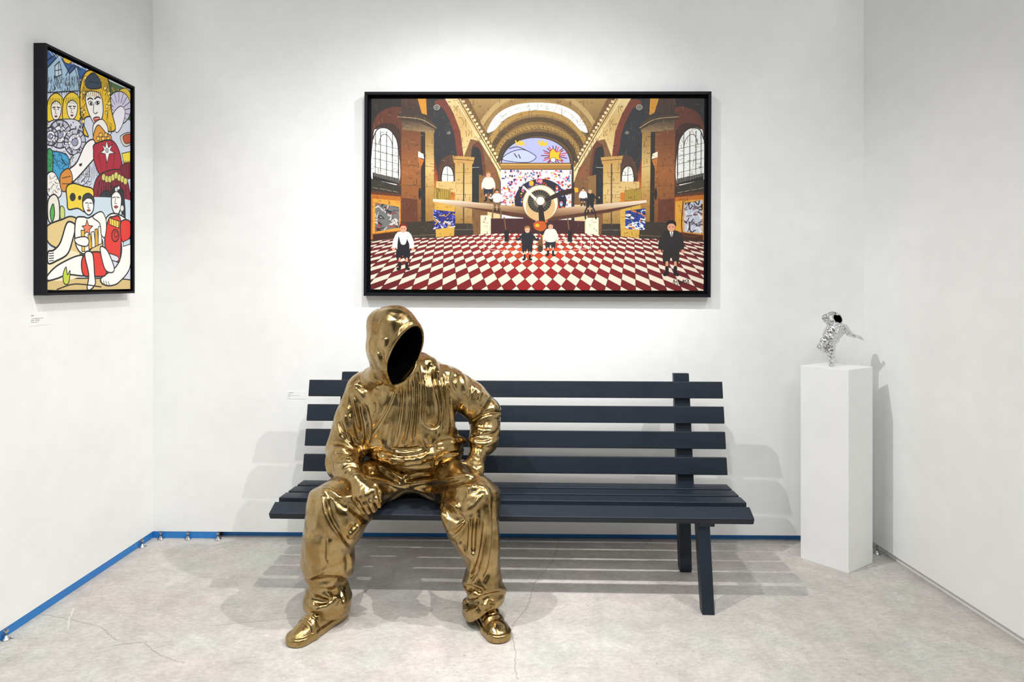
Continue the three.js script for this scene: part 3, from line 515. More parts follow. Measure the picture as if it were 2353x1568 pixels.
// shoes
function shoe(toe, heel) {
  const dx = toe[0] - heel[0], dz = toe[2] - heel[2], L = Math.hypot(dx, dz), ax = dx / L, az = dz / L, lp = (t, k) => { for (let i = 0; i < k.length - 1; i++) if (t <= k[i + 1][0]) { const w = smooth(k[i][0], k[i + 1][0], t); return k[i][1] + (k[i + 1][1] - k[i][1]) * w; } return k[k.length - 1][1]; };
  const loc = (x, z) => [(x - heel[0]) * ax + (z - heel[2]) * az, -(x - heel[0]) * az + (z - heel[2]) * ax];
  const W = [[0, 0.04], [0.07, 0.041], [0.14, 0.046], [L * 0.8, 0.053], [L, 0.05]], T = [[-0.03, 0.085], [0.02, 0.1], [0.08, 0.118], [0.13, 0.1], [0.18, 0.078], [L - 0.02, 0.064], [L + 0.03, 0.05]];
  const laces = [0.1, 0.122, 0.144, 0.166];
  return (x, y, z) => {
    const [l, s] = loc(x, z), c = Math.max(0, Math.min(L, l)), w = lp(c, W), r = Math.hypot(l - c, s), t = lp(l, T);
    const k = Math.pow(Math.pow(r / w, 2.6) + Math.pow(Math.max(0, y) / t, 2.6), 1 / 2.6); let d = (k - 1) * Math.min(w, t); d = smax(d, 0.01 - y, 0.004);
    d += 0.0035 * Math.exp(-(((l - L + 0.048 + s * s * 9) / 0.005) ** 2)) * smooth(0.035, 0.05, y);                        // toe seam
    d += 0.005 * Math.exp(-(((Math.abs(s) - 0.024) / 0.004) ** 2)) * smooth(0.06, 0.08, l) * (1 - smooth(L - 0.075, L - 0.055, l)) * smooth(0.05, 0.065, y);   // lace panel
    for (const q of laces) d -= 0.0035 * Math.exp(-(((l - q) / 0.005) ** 2)) * (1 - smooth(0.015, 0.02, Math.abs(s)));
    const sole = smax(r - w - 0.006, Math.abs(y - 0.017) - 0.017, 0.012);
    return smin(d, sole, 0.004) - 0.0012 * N(x * 30, y * 30, z * 30);
  };
}
for (const [t, h] of [[[689, 1474], [776, 1421]], [[1145, 1465], [1097, 1405]]]) {
  const T = floorAt(...t), H = floorAt(...h), f = shoe(T, H);
  bronzePart('shoe', f, [Math.min(T[0], H[0]) - 0.1, -0.006, Math.min(T[2], H[2]) - 0.1], [Math.max(T[0], H[0]) + 0.1, 0.16, Math.max(T[2], H[2]) + 0.1], 0.0036);
}

// ---------------------------------------------------------------- the small chrome figurine on the pedestal
const chrome = new THREE.MeshStandardMaterial({ color: C(0.7, 0.7, 0.7), metalness: 1, roughness: 0.07 });
{
  const Z0 = PEDC[1] + 0.005, q = (X, Y, r, dz = 0) => { const p = P(1850 + X * 0.10204, 700 + Y * 0.10204, Z0); return [p[0], p[1] - 0.006, Z0 + dz, r]; };
  const fig = thing('chrome_figurine', 'small mirror chrome dancing figure in a hood balancing on one leg', 'figurine', [q(560, 1330, 0)[0], PED_H, Z0]);
  const mk = (name, f, lo, hi, h, mat = chrome, parent = fig, label) => { const g = net(f, lo, hi, h).translate(-fig.position.x, -fig.position.y, -fig.position.z), m = part(name, g, mat, parent); if (label) m.userData.label = label; return m; };
  const wr = (x, y, z, k = 1) => 0.0027 * k * creases(x + y * 0.5, y - x * 0.5, z, 58) + 0.0022 * k * N((x + y) * 120, (y - x) * 60, z * 100) - 0.003 * k;
  const lo = [q(200, 0, 0)[0], PED_H - 0.01, Z0 - 0.09], hi = [q(1330, 0, 0)[0], q(0, 80, 0)[1], Z0 + 0.09];
  const torsoF = chain([q(650, 440, 0.027), q(590, 560, 0.031), q(545, 660, 0.034)]), flare = chain([q(425, 665, 0.011, 0.012), q(540, 730, 0.014, 0.028), q(660, 775, 0.012, 0.02), q(752, 700, 0.008, 0)]);
  const armU = chain([q(575, 420, 0.019), q(455, 310, 0.0145, 0.006), q(432, 255, 0.0125, 0.006), q(560, 190, 0.0105, -0.004)]);
  const armD = chain([q(770, 455, 0.021), q(885, 505, 0.0185), q(955, 610, 0.0155, 0.006), q(1080, 682, 0.0105, 0.012)]);
  const sweep = chain([q(880, 545, 0.011, 0.004), q(780, 640, 0.013, 0.006), q(665, 770, 0.011, 0.012)]);
  const waist = chain([q(740, 480, 0.024), q(650, 620, 0.029), q(600, 700, 0.03)]);
  mk('hooded_jacket', (x, y, z) => { let d = smin(torsoF(x, y, z), waist(x, y, z), 0.02); d = smin(d, flare(x, y, z), 0.008); d = smin(d, sweep(x, y, z), 0.012); d = smin(d, armU(x, y, z), 0.01); return smin(d, armD(x, y, z), 0.01) - wr(x, y, z); }, lo, hi, 0.0022);
  const legS = chain([q(585, 745, 0.03), q(572, 900, 0.0255), q(568, 1040, 0.021), q(590, 1180, 0.0175), q(598, 1240, 0.0135)]), legK = chain([q(520, 715, 0.026), q(405, 800, 0.021, 0.012), q(290, 915, 0.0125, 0.02), q(390, 985, 0.0135, 0.0), q(470, 1020, 0.012, -0.02)]);
  mk('trousers', (x, y, z) => smin(legS(x, y, z), legK(x, y, z), 0.008) - wr(x, y, z, 1.1), lo, hi, 0.0022);
  const c = q(718, 285, 0, 0.004), nn = new THREE.Vector3(-0.3, -0.05, 0.95).normalize(), up = new THREE.Vector3(-0.56, 0.83, 0.1).projectOnPlane(nn).normalize(), sd = up.clone().cross(nn);
  const ax = (x, y, z) => { const d = new THREE.Vector3(x - c[0], y - c[1], z - c[2]); return [d.dot(sd), d.dot(up), d.dot(nn)]; };
  const eg = (v, g) => { const r = [0.0245 + g, 0.034 + g, 0.032 + g], k0 = hyp(v[0] / r[0], v[1] / r[1], v[2] / r[2]), k1 = hyp(v[0] / r[0] ** 2, v[1] / r[1] ** 2, v[2] / r[2] ** 2); return k1 < 1e-9 ? -0.02 : k0 * (k0 - 1) / k1; };
  const bl = [c[0] - 0.045, c[1] - 0.045, c[2] - 0.045], bh = [c[0] + 0.045, c[1] + 0.045, c[2] + 0.045];
  const hd = mk('hood', (x, y, z) => { const v = ax(x, y, z); let d = eg(v, 0) - wr(x, y, z, 0.7); d = smax(d, v[2] - 0.015, 0.003); return smax(d, -eg(v, -0.0045), 0.0015); }, bl, bh, 0.0013);
  mk('hood_lining', (x, y, z) => { const v = ax(x, y, z); return smax(smax(eg(v, -0.0035), v[2] - 0.0125, 0.001), -eg(v, -0.007), 0.001); }, bl, bh, 0.0013, voidBlack, hd, 'black empty inside of the hood');
  const tiny = (name, pts, h = 0.0013) => { const f0 = pts.map((p) => chain(p)), all = pts.flat(), l = [0, 1, 2].map((i) => Math.min(...all.map((p) => p[i])) - 0.02), u = [0, 1, 2].map((i) => Math.max(...all.map((p) => p[i])) + 0.02); mk(name, (x, y, z) => { let d = 1e9; for (const g of f0) d = smin(d, g(x, y, z), 0.002); return Math.max(d, PED_H + 0.0004 - y); }, l, u, h); };
  tiny('hand', [[q(1070, 680, 0.009, 0.012), q(1160, 690, 0.0078, 0.014)], ...[0, 1, 2, 3].map((k) => [q(1160, 680 + k * 10, 0.0032, 0.009 + k * 0.004), q(1215, 700 + k * 9, 0.003, 0.009 + k * 0.004), q(1262, 735 + k * 10, 0.0026, 0.009 + k * 0.004)]), [q(1130, 690, 0.0036, 0.02), q(1185, 735, 0.003, 0.024)]]);
  tiny('hand', [[q(560, 185, 0.009, -0.004), q(625, 165, 0.0075, 0)], ...[0, 1, 2, 3].map((k) => [q(620, 160 + k * 8, 0.0032, 0.002 + k * 0.003), q(672, 160 + k * 10, 0.003, 0.006 + k * 0.003), q(705, 172 + k * 12, 0.0026, 0.008 + k * 0.003)]), [q(590, 185, 0.0034, 0.006), q(612, 205, 0.003, 0.012)]]);
  tiny('shoe', [[q(610, 1265, 0.0115), q(590, 1300, 0.0115, 0.006), q(540, 1345, 0.011, 0.02)], [q(625, 1330, 0.008, -0.008), q(550, 1350, 0.0085, 0.02)]]);
  tiny('shoe', [[q(470, 1025, 0.0115, -0.022), q(505, 1050, 0.0105, -0.036), q(530, 1085, 0.009, -0.046)]]);
}

// ---------------------------------------------------------------- the paintings
const frameMat = new THREE.MeshPhysicalMaterial({ color: C(0.004, 0.0045, 0.0075), roughness: 0.5, specularIntensity: 0.5 });
function curveThrough(g, pts, closed) {
  const n = pts.length, at = (i) => closed ? pts[(i + n) % n] : pts[Math.max(0, Math.min(n - 1, i))];
  g.beginPath(); g.moveTo(...pts[0]);
  for (let i = 0; i < (closed ? n : n - 1); i++) { const a = at(i - 1), b = at(i), c = at(i + 1), d = at(i + 2); g.bezierCurveTo(b[0] + (c[0] - a[0]) / 6, b[1] + (c[1] - a[1]) / 6, c[0] - (d[0] - b[0]) / 6, c[1] - (d[1] - b[1]) / 6, c[0], c[1]); }
  if (closed) g.closePath();
}
const pairs = (xy) => { const o = []; for (let i = 0; i < xy.length; i += 2) o.push([xy[i], xy[i + 1]]); return o; };
// a floating frame: four rails with a dark channel round a stretched canvas
function framedPainting(name, label, w, h, depth, lip, channel, tex, pos, turn, tilt = 0) {
  const t = thing(name, label, 'painting', pos, turn); t.rotation.order = 'YXZ'; t.rotation.z = tilt;
  for (const s of [-1, 1]) {
    part('frame_rail', rbox(w, lip, depth, 0.0015, 0, s * (h / 2 - lip / 2), depth / 2 + 0.003), frameMat, t);
    part('frame_rail', rbox(lip, h - 2 * lip, depth, 0.0015, s * (w / 2 - lip / 2), 0, depth / 2 + 0.003), frameMat, t);
  }
  part('backing_board', box(w - 2 * lip, h - 2 * lip, 0.006, 0, 0, 0.008), frameMat, t);
  const cw = w - 2 * (lip + channel), ch = h - 2 * (lip + channel), cv = part('stretched_canvas', box(cw, ch, depth - 0.014, 0, 0, depth / 2 - 0.001), frameMat, t);
  part('painted_surface', new THREE.PlaneGeometry(cw, ch).translate(0, 0, depth - 0.0075), new THREE.MeshStandardMaterial({ map: tex, roughness: 0.55 }), cv);
  return t;
}
// the wide painting: a vaulted museum hall with a chequered floor and a propeller aeroplane
const hallTex = (() => {
  const X0 = 848, Y0 = 224, X1 = 1621, Y1 = 668, S = 2048 / (X1 - X0), c = document.createElement('canvas'); c.width = 2048; c.height = Math.round((Y1 - Y0) * S);
  const g = c.getContext('2d'); g.setTransform(S, 0, 0, S, -X0 * S, -Y0 * S); g.lineJoin = g.lineCap = 'round';
  const poly = (fill, ...xy) => { g.beginPath(); pairs(xy).forEach((p, i) => i ? g.lineTo(...p) : g.moveTo(...p)); g.closePath(); g.fillStyle = fill; g.fill(); };
  const blob = (fill, xy, line, lw = 1) => { curveThrough(g, pairs(xy), true); if (fill) { g.fillStyle = fill; g.fill(); } if (line) { g.strokeStyle = line; g.lineWidth = lw; g.stroke(); } };
  const line = (col, lw, ...xy) => { curveThrough(g, pairs(xy), false); g.strokeStyle = col; g.lineWidth = lw; g.stroke(); };
  const oval = (fill, x, y, rx, ry, col, lw = 1, rot = 0) => { g.beginPath(); g.ellipse(x, y, rx, ry, rot, 0, 7); if (fill) { g.fillStyle = fill; g.fill(); } if (col) { g.strokeStyle = col; g.lineWidth = lw; g.stroke(); } };
  const grad = (x0, y0, x1, y1, ...st) => { const q = g.createLinearGradient(x0, y0, x1, y1); st.forEach((s, i) => q.addColorStop(i / (st.length - 1), s)); return q; };
  g.fillStyle = '#4a3d36'; g.fillRect(X0, Y0, X1 - X0, Y1 - Y0);
  const MX = 1236, both = (f) => { f((x) => x, 1); f((x) => 2 * MX - x, -1); };   // the hall is nearly symmetrical
  // side bays
  both((m, s) => {
    poly(grad(0, 224, 0, 420, '#453833', '#5d3a28', '#7a4a2c'), m(848), 224, m(925), 224, m(925), 545, m(848), 545);
    blob('#7c4a32', [m(850), 300, m(862), 262, m(900), 240, m(922), 246, m(922), 330, m(916), 300, m(898), 282, m(866), 284]);
    poly('#3a332f', m(848), 224, m(925), 224, m(925), 244, m(900), 242, m(868), 252, m(848), 280);
    // tall arched window with glazing bars
    g.save(); blob('#f1f1ee', [m(852), 420, m(853), 310, m(862), 294, m(880), 291, m(900), 305, m(911), 335, m(912), 420]); g.restore();
    for (const k of [858, 870, 884, 898]) line('#3b3a38', 1.4, m(k), 300, m(k), 415);
    for (const k of [335, 352, 370, 390]) line('#54514d', 0.9, m(853), k - 8, m(911), k + 6);
    line('#2d2b29', 2.2, m(852), 318, m(862), 296, m(882), 292, m(900), 306, m(911), 336, m(912), 418); line('#33312f', 1.3, m(866), 330, m(872), 310, m(884), 308, m(895), 322, m(898), 340);
    poly('#2e2b29', m(852), 396, m(914), 410, m(914), 424, m(852), 412); for (let k = 0; k < 16; k++) line('#d8d4cb', 0.8, m(854 + k * 3.8), 384 + k * 1.2, m(856 + k * 3.8), 404 + k * 1.1);
    poly('#4c463a', m(848), 410, m(918), 428, m(918), 446, m(848), 438); for (let k = 0; k < 4; k++) line('#c9b68c', 1, m(852 + k * 16), 430 + k * 3, m(864 + k * 16), 433 + k * 3);
    poly('#c8862a', m(848), 446, m(918), 452, m(918), 545, m(848), 552); poly('#e0b050', m(852), 456, m(917), 462, m(917), 530, m(852), 538); poly('#5b3412', m(853), 540, m(918), 532, m(918), 546, m(853), 556);
    // second bay behind the big pier
    poly('#3a3c41', m(988), 224, m(1066), 224, m(1066), 470, m(988), 470); blob('#8b4c30', [m(1004), 226, m(1030), 232, m(1052), 275, m(1064), 355, m(1050), 358, m(1040), 300, m(1018), 250, m(996), 236]);
    poly(grad(0, 380, 0, 470, '#8a3f1d', '#c77a22', '#d99a38'), m(990), 330, m(1004), 400, m(1046), 400, m(1046), 480, m(990), 480); blob('#6b4a36', [m(1006), 420, m(1010), 372, m(1030), 355, m(1044), 362, m(1046), 420]);
    blob('#eceae4', [m(1014), 418, m(1016), 388, m(1026), 380, m(1038), 390, m(1040), 418], '#2b2b2b', 2); line('#333', 1, m(1026), 382, m(1027), 418); line('#333', 1, m(1016), 400, m(1040), 402);
    poly('#d9c08a', m(1000), 416, m(1048), 416, m(1048), 442, m(1000), 440); poly('#a98f34', m(992), 430, m(1034), 436, m(1034), 462, m(992), 458); for (let k = 0; k < 9; k++) line('#d8c878', 0.9, m(994 + k * 4.6), 432 + k * 0.6, m(994 + k * 4.6), 458);
    poly('#d6b45c', m(990), 466, m(1048), 470, m(1048), 545, m(990), 552);
    oval('#8d8a80', m(1001), 244, 7, 6, '#c9c5b8', 1); oval('#8d8a80', m(1029), 303, 5, 4);
    // far arches
    poly('#8f6d44', m(1066), 300, m(1150), 330, m(1150), 545, m(1066), 545); blob('#2f2f33', [m(1082), 470, m(1082), 350, m(1094), 328, m(1106), 344, m(1112), 400, m(1112), 470]);
    blob('#7d4a30', [m(1086), 336, m(1096), 324, m(1108), 340, m(1116), 400, m(1110), 402, m(1104), 352, m(1095), 336]); blob('#9a6a40', [m(1124), 400, m(1126), 376, m(1132), 372, m(1138), 384, m(1139), 410]);
    line('#d9d6cc', 1, m(1084), 384, m(1100), 383); poly('#9d7a48', m(1100), 400, m(1118), 404, m(1118), 470, m(1100), 470); poly('#d9c7a0', m(1120), 470, m(1150), 470, m(1150), 535, m(1120), 535);
    // entablature running back to the end wall
    poly(grad(m(1010), 230, m(1110), 330, '#ead9ae', '#cdb27a', '#e6d4a6'), m(1020), 224, m(1066), 224, m(1152), 372, m(1152), 420, m(1140), 385, m(1120), 350, m(1100), 322, m(1080), 318, m(1064), 360, m(1056), 300, m(1040), 258);
    poly('#8b6a3c', m(1056), 224, m(1078), 224, m(1154), 372, m(1150), 384); for (let k = 0; k < 17; k++) { const t = k / 17; poly('#e9d9b2', m(1060 + t * 90), 228 + t * 146, m(1066 + t * 90), 228 + t * 146, m(1066 + t * 90), 234 + t * 146, m(1060 + t * 90), 234 + t * 146); }
    line('#5a4022', 1.6, m(1052), 224, m(1100), 306, m(1150), 392); line('#f5ebcd', 1.2, m(1044), 226, m(1096), 312, m(1148), 398);
    for (const [x, y] of [[1040, 240], [1060, 272], [1074, 296], [1092, 312], [1118, 352]]) { line('#9a7c48', 1.2, m(x), y, m(x + 5), y + 7, m(x + 1), y + 13); line('#8a6c3c', 1, m(x + 8), y + 2, m(x + 9), y + 16); }
    // second pier
    poly(grad(0, 372, 0, 520, '#c9aa6c', '#dcc492', '#a9864c'), m(1044), 372, m(1084), 372, m(1084), 520, m(1044), 520); poly('#caa766', m(1038), 356, m(1090), 360, m(1086), 376, m(1042), 374); line('#6d5028', 1.4, m(1038), 364, m(1090), 368);
    for (const y of [395, 420, 446, 472]) line('#9c7a44', 0.8, m(1045), y, m(1083), y + 1); poly('#6e5a44', m(1063), 374, m(1066), 374, m(1066), 515, m(1063), 515);
    poly('#4a4038', m(1044), 514, m(1086), 514, m(1088), 552, m(1042), 552); line('#8d8072', 1.2, m(1042), 528, m(1088), 528);
    // big pier
    poly(grad(0, 296, 0, 580, '#8a5c38', '#b07a44', '#9a6a3a', '#6d4a30'), m(918), 296, m(994), 290, m(998), 580, m(920), 582);
    poly(grad(0, 290, 0, 570, '#a5854c', '#dcc48c', '#b8924e', '#8d7448'), m(974), 292, m(994), 290, m(997), 560, m(976), 562); poly('#3d342e', m(964), 290, m(974), 290, m(976), 560, m(966), 560); poly(grad(0, 224, 0, 300, '#6a4a36', '#51413a', '#a58e68'), m(918), 224, m(958), 224, m(966), 262, m(998), 284, m(996), 304, m(960), 300, m(920), 296);
    poly('#d8a63e', m(956), 224, m(976), 224, m(978), 262, m(966), 258); poly('#5d4a3a', m(910), 258, m(966), 264, m(1000), 286, m(998), 296, m(962), 280, m(912), 272); line('#cdb890', 1.4, m(910), 266, m(964), 272, m(1000), 292);
    for (const y of [330, 378, 425, 470]) { line('#7d5a34', 1, m(922), y, m(962), y + 2); line('#a58448', 1, m(976), y + 3, m(994), y + 5); }
    poly('#7c4b2c', m(920), 455, m(956), 458, m(958), 518, m(920), 520); poly('#4e4336', m(918), 512, m(998), 508, m(1002), 578, m(916), 584); line('#8f7c5c', 1.3, m(917), 545, m(1000), 540);
    poly('#f2ead8', m(958), 346, m(970), 352, m(972), 364, m(958), 360); poly('#c98a3c', m(958), 362, m(972), 366, m(962), 392); oval('#3a2c20', m(962), 445, 3, 14);
  });
  // vault and skylight
  g.save(); g.beginPath(); [[1074, 222], [1398, 222], [1318, 376], [1154, 376]].forEach((p, i) => i ? g.lineTo(...p) : g.moveTo(...p)); g.clip();
  poly(grad(0, 224, 0, 372, '#b9a06c', '#8c7040', '#6d5428'), 1070, 222, 1402, 222, 1318, 376, 1154, 376);
  for (let k = 0; k < 7; k++) { g.beginPath(); g.ellipse(1236, 372, 80 + k * 11 + 8, 66 + k * 17, 0, Math.PI, 0); g.strokeStyle = ['#4f3c1c', '#a88c4e', '#6b5328', '#b89a58', '#7d6534', '#a98d58', '#c4ad7c'][k]; g.lineWidth = 11; g.stroke(); }
  blob('#f3f3ee', [1118, 300, 1140, 262, 1180, 240, 1236, 233, 1292, 240, 1330, 262, 1352, 300, 1336, 298, 1310, 272, 1276, 256, 1236, 251, 1194, 256, 1160, 272, 1134, 298]);
  for (let k = 0; k < 15; k++) { const a = Math.PI * (1.1 + k * 0.057); line('#a9a69c', 0.8, 1236 + Math.cos(a) * 104, 372 + Math.sin(a) * 122, 1236 + Math.cos(a) * 128, 372 + Math.sin(a) * 140); }
  line('#b9b4a6', 0.8, 1126, 300, 1170, 254, 1236, 242, 1302, 254, 1346, 300);
  for (let k = 0; k < 30; k++) { const a = Math.PI * (1.04 + k * 0.0317); oval('#5e4a26', 1236 + Math.cos(a) * 97, 372 + Math.sin(a) * 82, 1.6, 1.6); oval('#f0e2b4', 1236 + Math.cos(a) * 97 + 1, 371 + Math.sin(a) * 82, 0.9, 0.9); }
  g.restore();
  poly('#5f4a2a', 1148, 372, 1160, 340, 1176, 320, 1166, 318, 1150, 340, 1140, 372); poly('#5f4a2a', 1324, 372, 1312, 340, 1296, 320, 1306, 318, 1322, 340, 1332, 372);
  // lunette: a loose comic style sky with a grey shape, yellow marks and a red burst
  g.beginPath(); g.ellipse(1232, 374, 80, 60, 0, Math.PI, 0); g.closePath(); g.fillStyle = '#b9bce0'; g.fill(); g.strokeStyle = '#3d3020'; g.lineWidth = 2; g.stroke();
  blob('#c3c7e2', [1156, 366, 1170, 350, 1200, 342, 1225, 352, 1232, 362, 1210, 372], '#22222c', 1.4); line('#22222c', 1.6, 1170, 340, 1190, 336, 1214, 346); line('#1c1c24', 2, 1182, 352, 1188, 360); line('#1c1c24', 2, 1192, 354, 1196, 362);
  for (const x of [1190, 1200, 1243, 1253]) line('#e8c21c', 3, x - 5, 322, x - 1, 332, x + 2, 324, x + 5, 332);
  for (let k = 0; k < 22; k++) { const a = k / 22 * 6.283; line(k % 3 ? '#8c1c34' : '#d83a2c', 2, 1275 + Math.cos(a) * 9, 356 + Math.sin(a) * 8, 1275 + Math.cos(a) * (24 + 6 * (k % 2)), Math.min(372, 356 + Math.sin(a) * 22)); }
  blob('#f0c41e', [1264, 350, 1272, 340, 1280, 348, 1290, 344, 1286, 358, 1292, 368, 1276, 364, 1266, 370], '#a82020', 1.2); oval('#f5f5f5', 1272, 366, 6, 5, '#222', 1);
  poly('#b08a44', 1150, 374, 1313, 374, 1313, 388, 1150, 388); line('#e2c47e', 1.6, 1150, 377, 1313, 377); line('#5e4420', 1.6, 1150, 388, 1313, 388);
  // end wall with a wallpaper of small coloured dots
  poly('#e9dfe0', 1151, 389, 1315, 389, 1315, 505, 1151, 505);
  const cols = ['#c8364a', '#2e3f8f', '#e0b23a', '#e58aa8', '#3a3a3a', '#7fb0cf', '#d8604a', '#c9a0c4'];
  for (let k = 0; k < 420; k++) { const x = R(1153, 1313), y = R(391, 490); oval(cols[k % 8], x, y, R(1, 3.2), R(1, 3)); if (k % 5 === 0) oval('#f4eef0', x, y, 1, 1); }
  oval('#2b2440', 1243, 462, 60, 52); for (let k = 0; k < 60; k++) { const a = R(0, 6.28), r = R(36, 57); oval(cols[(k * 3) % 8], 1243 + Math.cos(a) * r, 462 + Math.sin(a) * r * 0.87, R(3, 7), R(3, 7)); oval(['#f2c52e', '#efe9e2', '#d8402e'][k % 3], 1243 + Math.cos(a) * r, 462 + Math.sin(a) * r * 0.87, 2, 2); }
  poly('#5a2226', 1128, 502, 1232, 502, 1232, 538, 1128, 538); poly('#5a2226', 1268, 505, 1346, 508, 1346, 538, 1268, 538); poly('#e9dfc6', 1104, 495, 1128, 495, 1128, 540, 1104, 540); poly('#ece4d0', 1348, 500, 1378, 500, 1378, 540, 1348, 540);
  for (let k = 0; k < 2600; k++) { const x = R(850, 1620), y = R(226, 545); if (x > 1150 && x < 1318 && y > 318) continue; const v = rnd() > 0.5; line(['rgba(60,38,20,0.28)', 'rgba(240,220,170,0.2)', 'rgba(120,70,30,0.25)', 'rgba(20,16,14,0.28)'][k % 4], R(0.6, 2.2), x, y, x + (v ? R(-1, 1) : R(-9, 9)), y + (v ? R(-12, 12) : R(-2, 2))); }
  // chequered floor: a square grid seen cornerwise
  const hz = 440, K = 228, FP = 217, D = 18; poly('#efe2d2', 848, 556, 920, 548, 1000, 548, 1128, 537, 1350, 537, 1480, 548, 1560, 550, 1621, 556, 1621, 668, 848, 668);
  g.save(); g.beginPath(); [[848, 556], [920, 549], [1000, 546], [1128, 537], [1350, 537], [1480, 547], [1560, 550], [1621, 556], [1621, 668], [848, 668]].forEach((p, i) => i ? g.lineTo(...p) : g.moveTo(...p)); g.clip();
  const pj = (a, b) => { const x = (a - b) * D, z = 0.96 + (a + b) * D / FP; return z > 0.05 ? [1240 + x / z, hz + K / z, z] : null; };
  for (let a = -90; a < 120; a++) for (let b = -90; b < 120; b++) {
    if (Math.abs(a + b) % 2 === 1) continue; if (a + b < -6 || a + b > 40) continue;
    const q = [pj(a, b), pj(a + 1, b), pj(a + 1, b + 1), pj(a, b + 1)]; if (q.some((p) => !p) || q[0][0] < 780 || q[0][0] > 1690) continue;
    const u = q[0][0], v = q[2][1], glow = Math.exp(-(((u - 1235) / 110) ** 2) - (((v - 570) / 26) ** 2)), side = Math.min(1, Math.abs(u - 1240) / 380);
    g.beginPath(); q.forEach((p, i) => i ? g.lineTo(p[0], p[1]) : g.moveTo(p[0], p[1])); g.closePath();
    g.fillStyle = `rgb(${Math.round(172 + 60 * glow - 40 * side + R(-10, 10))},${Math.round(28 + 80 * glow + R(-6, 8))},${Math.round(40 - 10 * glow + R(-6, 8))})`; g.fill(); g.strokeStyle = 'rgba(70,14,18,0.8)'; g.lineWidth = 0.7; g.stroke();
  }
  g.restore();
  // pictures on the side walls, loose abstract strokes
  const picture = (xy, bg, tones) => { poly(bg, ...xy); g.save(); g.beginPath(); pairs(xy).forEach((p, i) => i ? g.lineTo(...p) : g.moveTo(...p)); g.clip(); const q = pairs(xy), x0 = Math.min(...q.map((p) => p[0])), x1 = Math.max(...q.map((p) => p[0])), y0 = Math.min(...q.map((p) => p[1])), y1 = Math.max(...q.map((p) => p[1])); for (let k = 0; k < 46; k++) { const x = R(x0, x1), y = R(y0, y1); line(tones[k % tones.length], R(0.8, 3), x, y, x + R(-10, 10), y + R(-8, 8), x + R(-14, 14), y + R(-10, 10)); } g.restore(); };
  picture([858, 466, 914, 476, 914, 524, 858, 534], '#8a8a88', ['#1e1e1e', '#e6e2dc', '#c83a3a', '#4a4a4c', '#d8d4d0']); picture([994, 482, 1045, 487, 1045, 522, 994, 528], '#3a3f96', ['#e8e6f0', '#20246a', '#d8b23a', '#7a80d0']);
  picture([1440, 484, 1486, 478, 1486, 528, 1440, 526], '#1f56a8', ['#e9e4da', '#0e2c66', '#d88a4a', '#f0eee8']); picture([1576, 466, 1618, 458, 1618, 536, 1576, 532], '#c9ccd6', ['#222', '#8a6e72', '#e8e8ee', '#5a4c50']); line('#7a4a1c', 2.5, 1573, 462, 1573, 536, 1618, 540);
  // barrier rails
  for (const [x, y] of [[1112, 560], [1130, 556], [1160, 590], [1338, 556], [1360, 560], [1300, 592]]) line('#f6f0ea', 1, x, y - 16, x, y + 14); line('#f6f0ea', 1, 1110, 548, 1160, 552, 1240, 556, 1340, 549); line('#f3ece4', 1, 1120, 574, 1240, 580, 1350, 572);
  // aeroplane
  poly(grad(0, 455, 0, 500, '#f4efe6', '#b79a78', '#6b4530'), 993, 457, 1040, 460, 1150, 470, 1236, 478, 1240, 503, 1180, 497, 1050, 474, 993, 464); poly('#6d4328', 1056, 474, 1180, 498, 1236, 504, 1236, 496, 1150, 484);
  poly(grad(0, 455, 0, 505, '#f6f2ea', '#c3a788', '#70482f'), 1250, 482, 1330, 473, 1488, 459, 1490, 464, 1400, 484, 1262, 506); poly('#6d4328', 1262, 500, 1400, 480, 1488, 466, 1400, 488, 1264, 508);
  for (const x of [1165, 1312]) { line('#8a6a48', 3, x - 6, 500, x, 545); poly('#23211f', x - 5, 528, x + 5, 530, x + 5, 556, x - 5, 556); }
  oval('#efe3cc', 1243, 466, 41, 42, '#9a7c50', 2); oval('#d6b98c', 1243, 474, 34, 34); oval('#33302c', 1241, 462, 28, 27, '#c9b48e', 2); for (let k = 0; k < 26; k++) { const a = k / 26 * 6.283; line('#8f866f', 1.2, 1241 + Math.cos(a) * 15, 462 + Math.sin(a) * 15, 1241 + Math.cos(a) * 25, 462 + Math.sin(a) * 24); }
  oval('#8e8474', 1242, 462, 15, 15); poly('#3f241a', 1252, 456, 1290, 438, 1322, 430, 1330, 434, 1326, 441, 1290, 450, 1256, 464); poly('#e7b722', 1321, 430, 1330, 431, 1331, 440, 1323, 442); poly('#332018', 1238, 472, 1248, 470, 1256, 520, 1254, 546, 1246, 548, 1240, 510); poly('#dca61f', 1246, 540, 1255, 540, 1254, 550, 1246, 550); poly('rgba(240,236,226,0.9)', 1236, 456, 1204, 426, 1200, 428, 1232, 462);
  oval('#e9e2d4', 1243, 461, 10, 10, '#8a7c66', 1); oval('#fbf8f2', 1241, 458, 4, 4); blob('#c8702a', [1228, 512, 1250, 508, 1258, 522, 1246, 532, 1230, 526], '#5a2a12', 1); oval('#e6be2e', 1236, 518, 5, 4); poly('#8a6a44', 1238, 545, 1248, 545, 1250, 572, 1238, 572); oval('#59452c', 1243, 572, 6, 8);
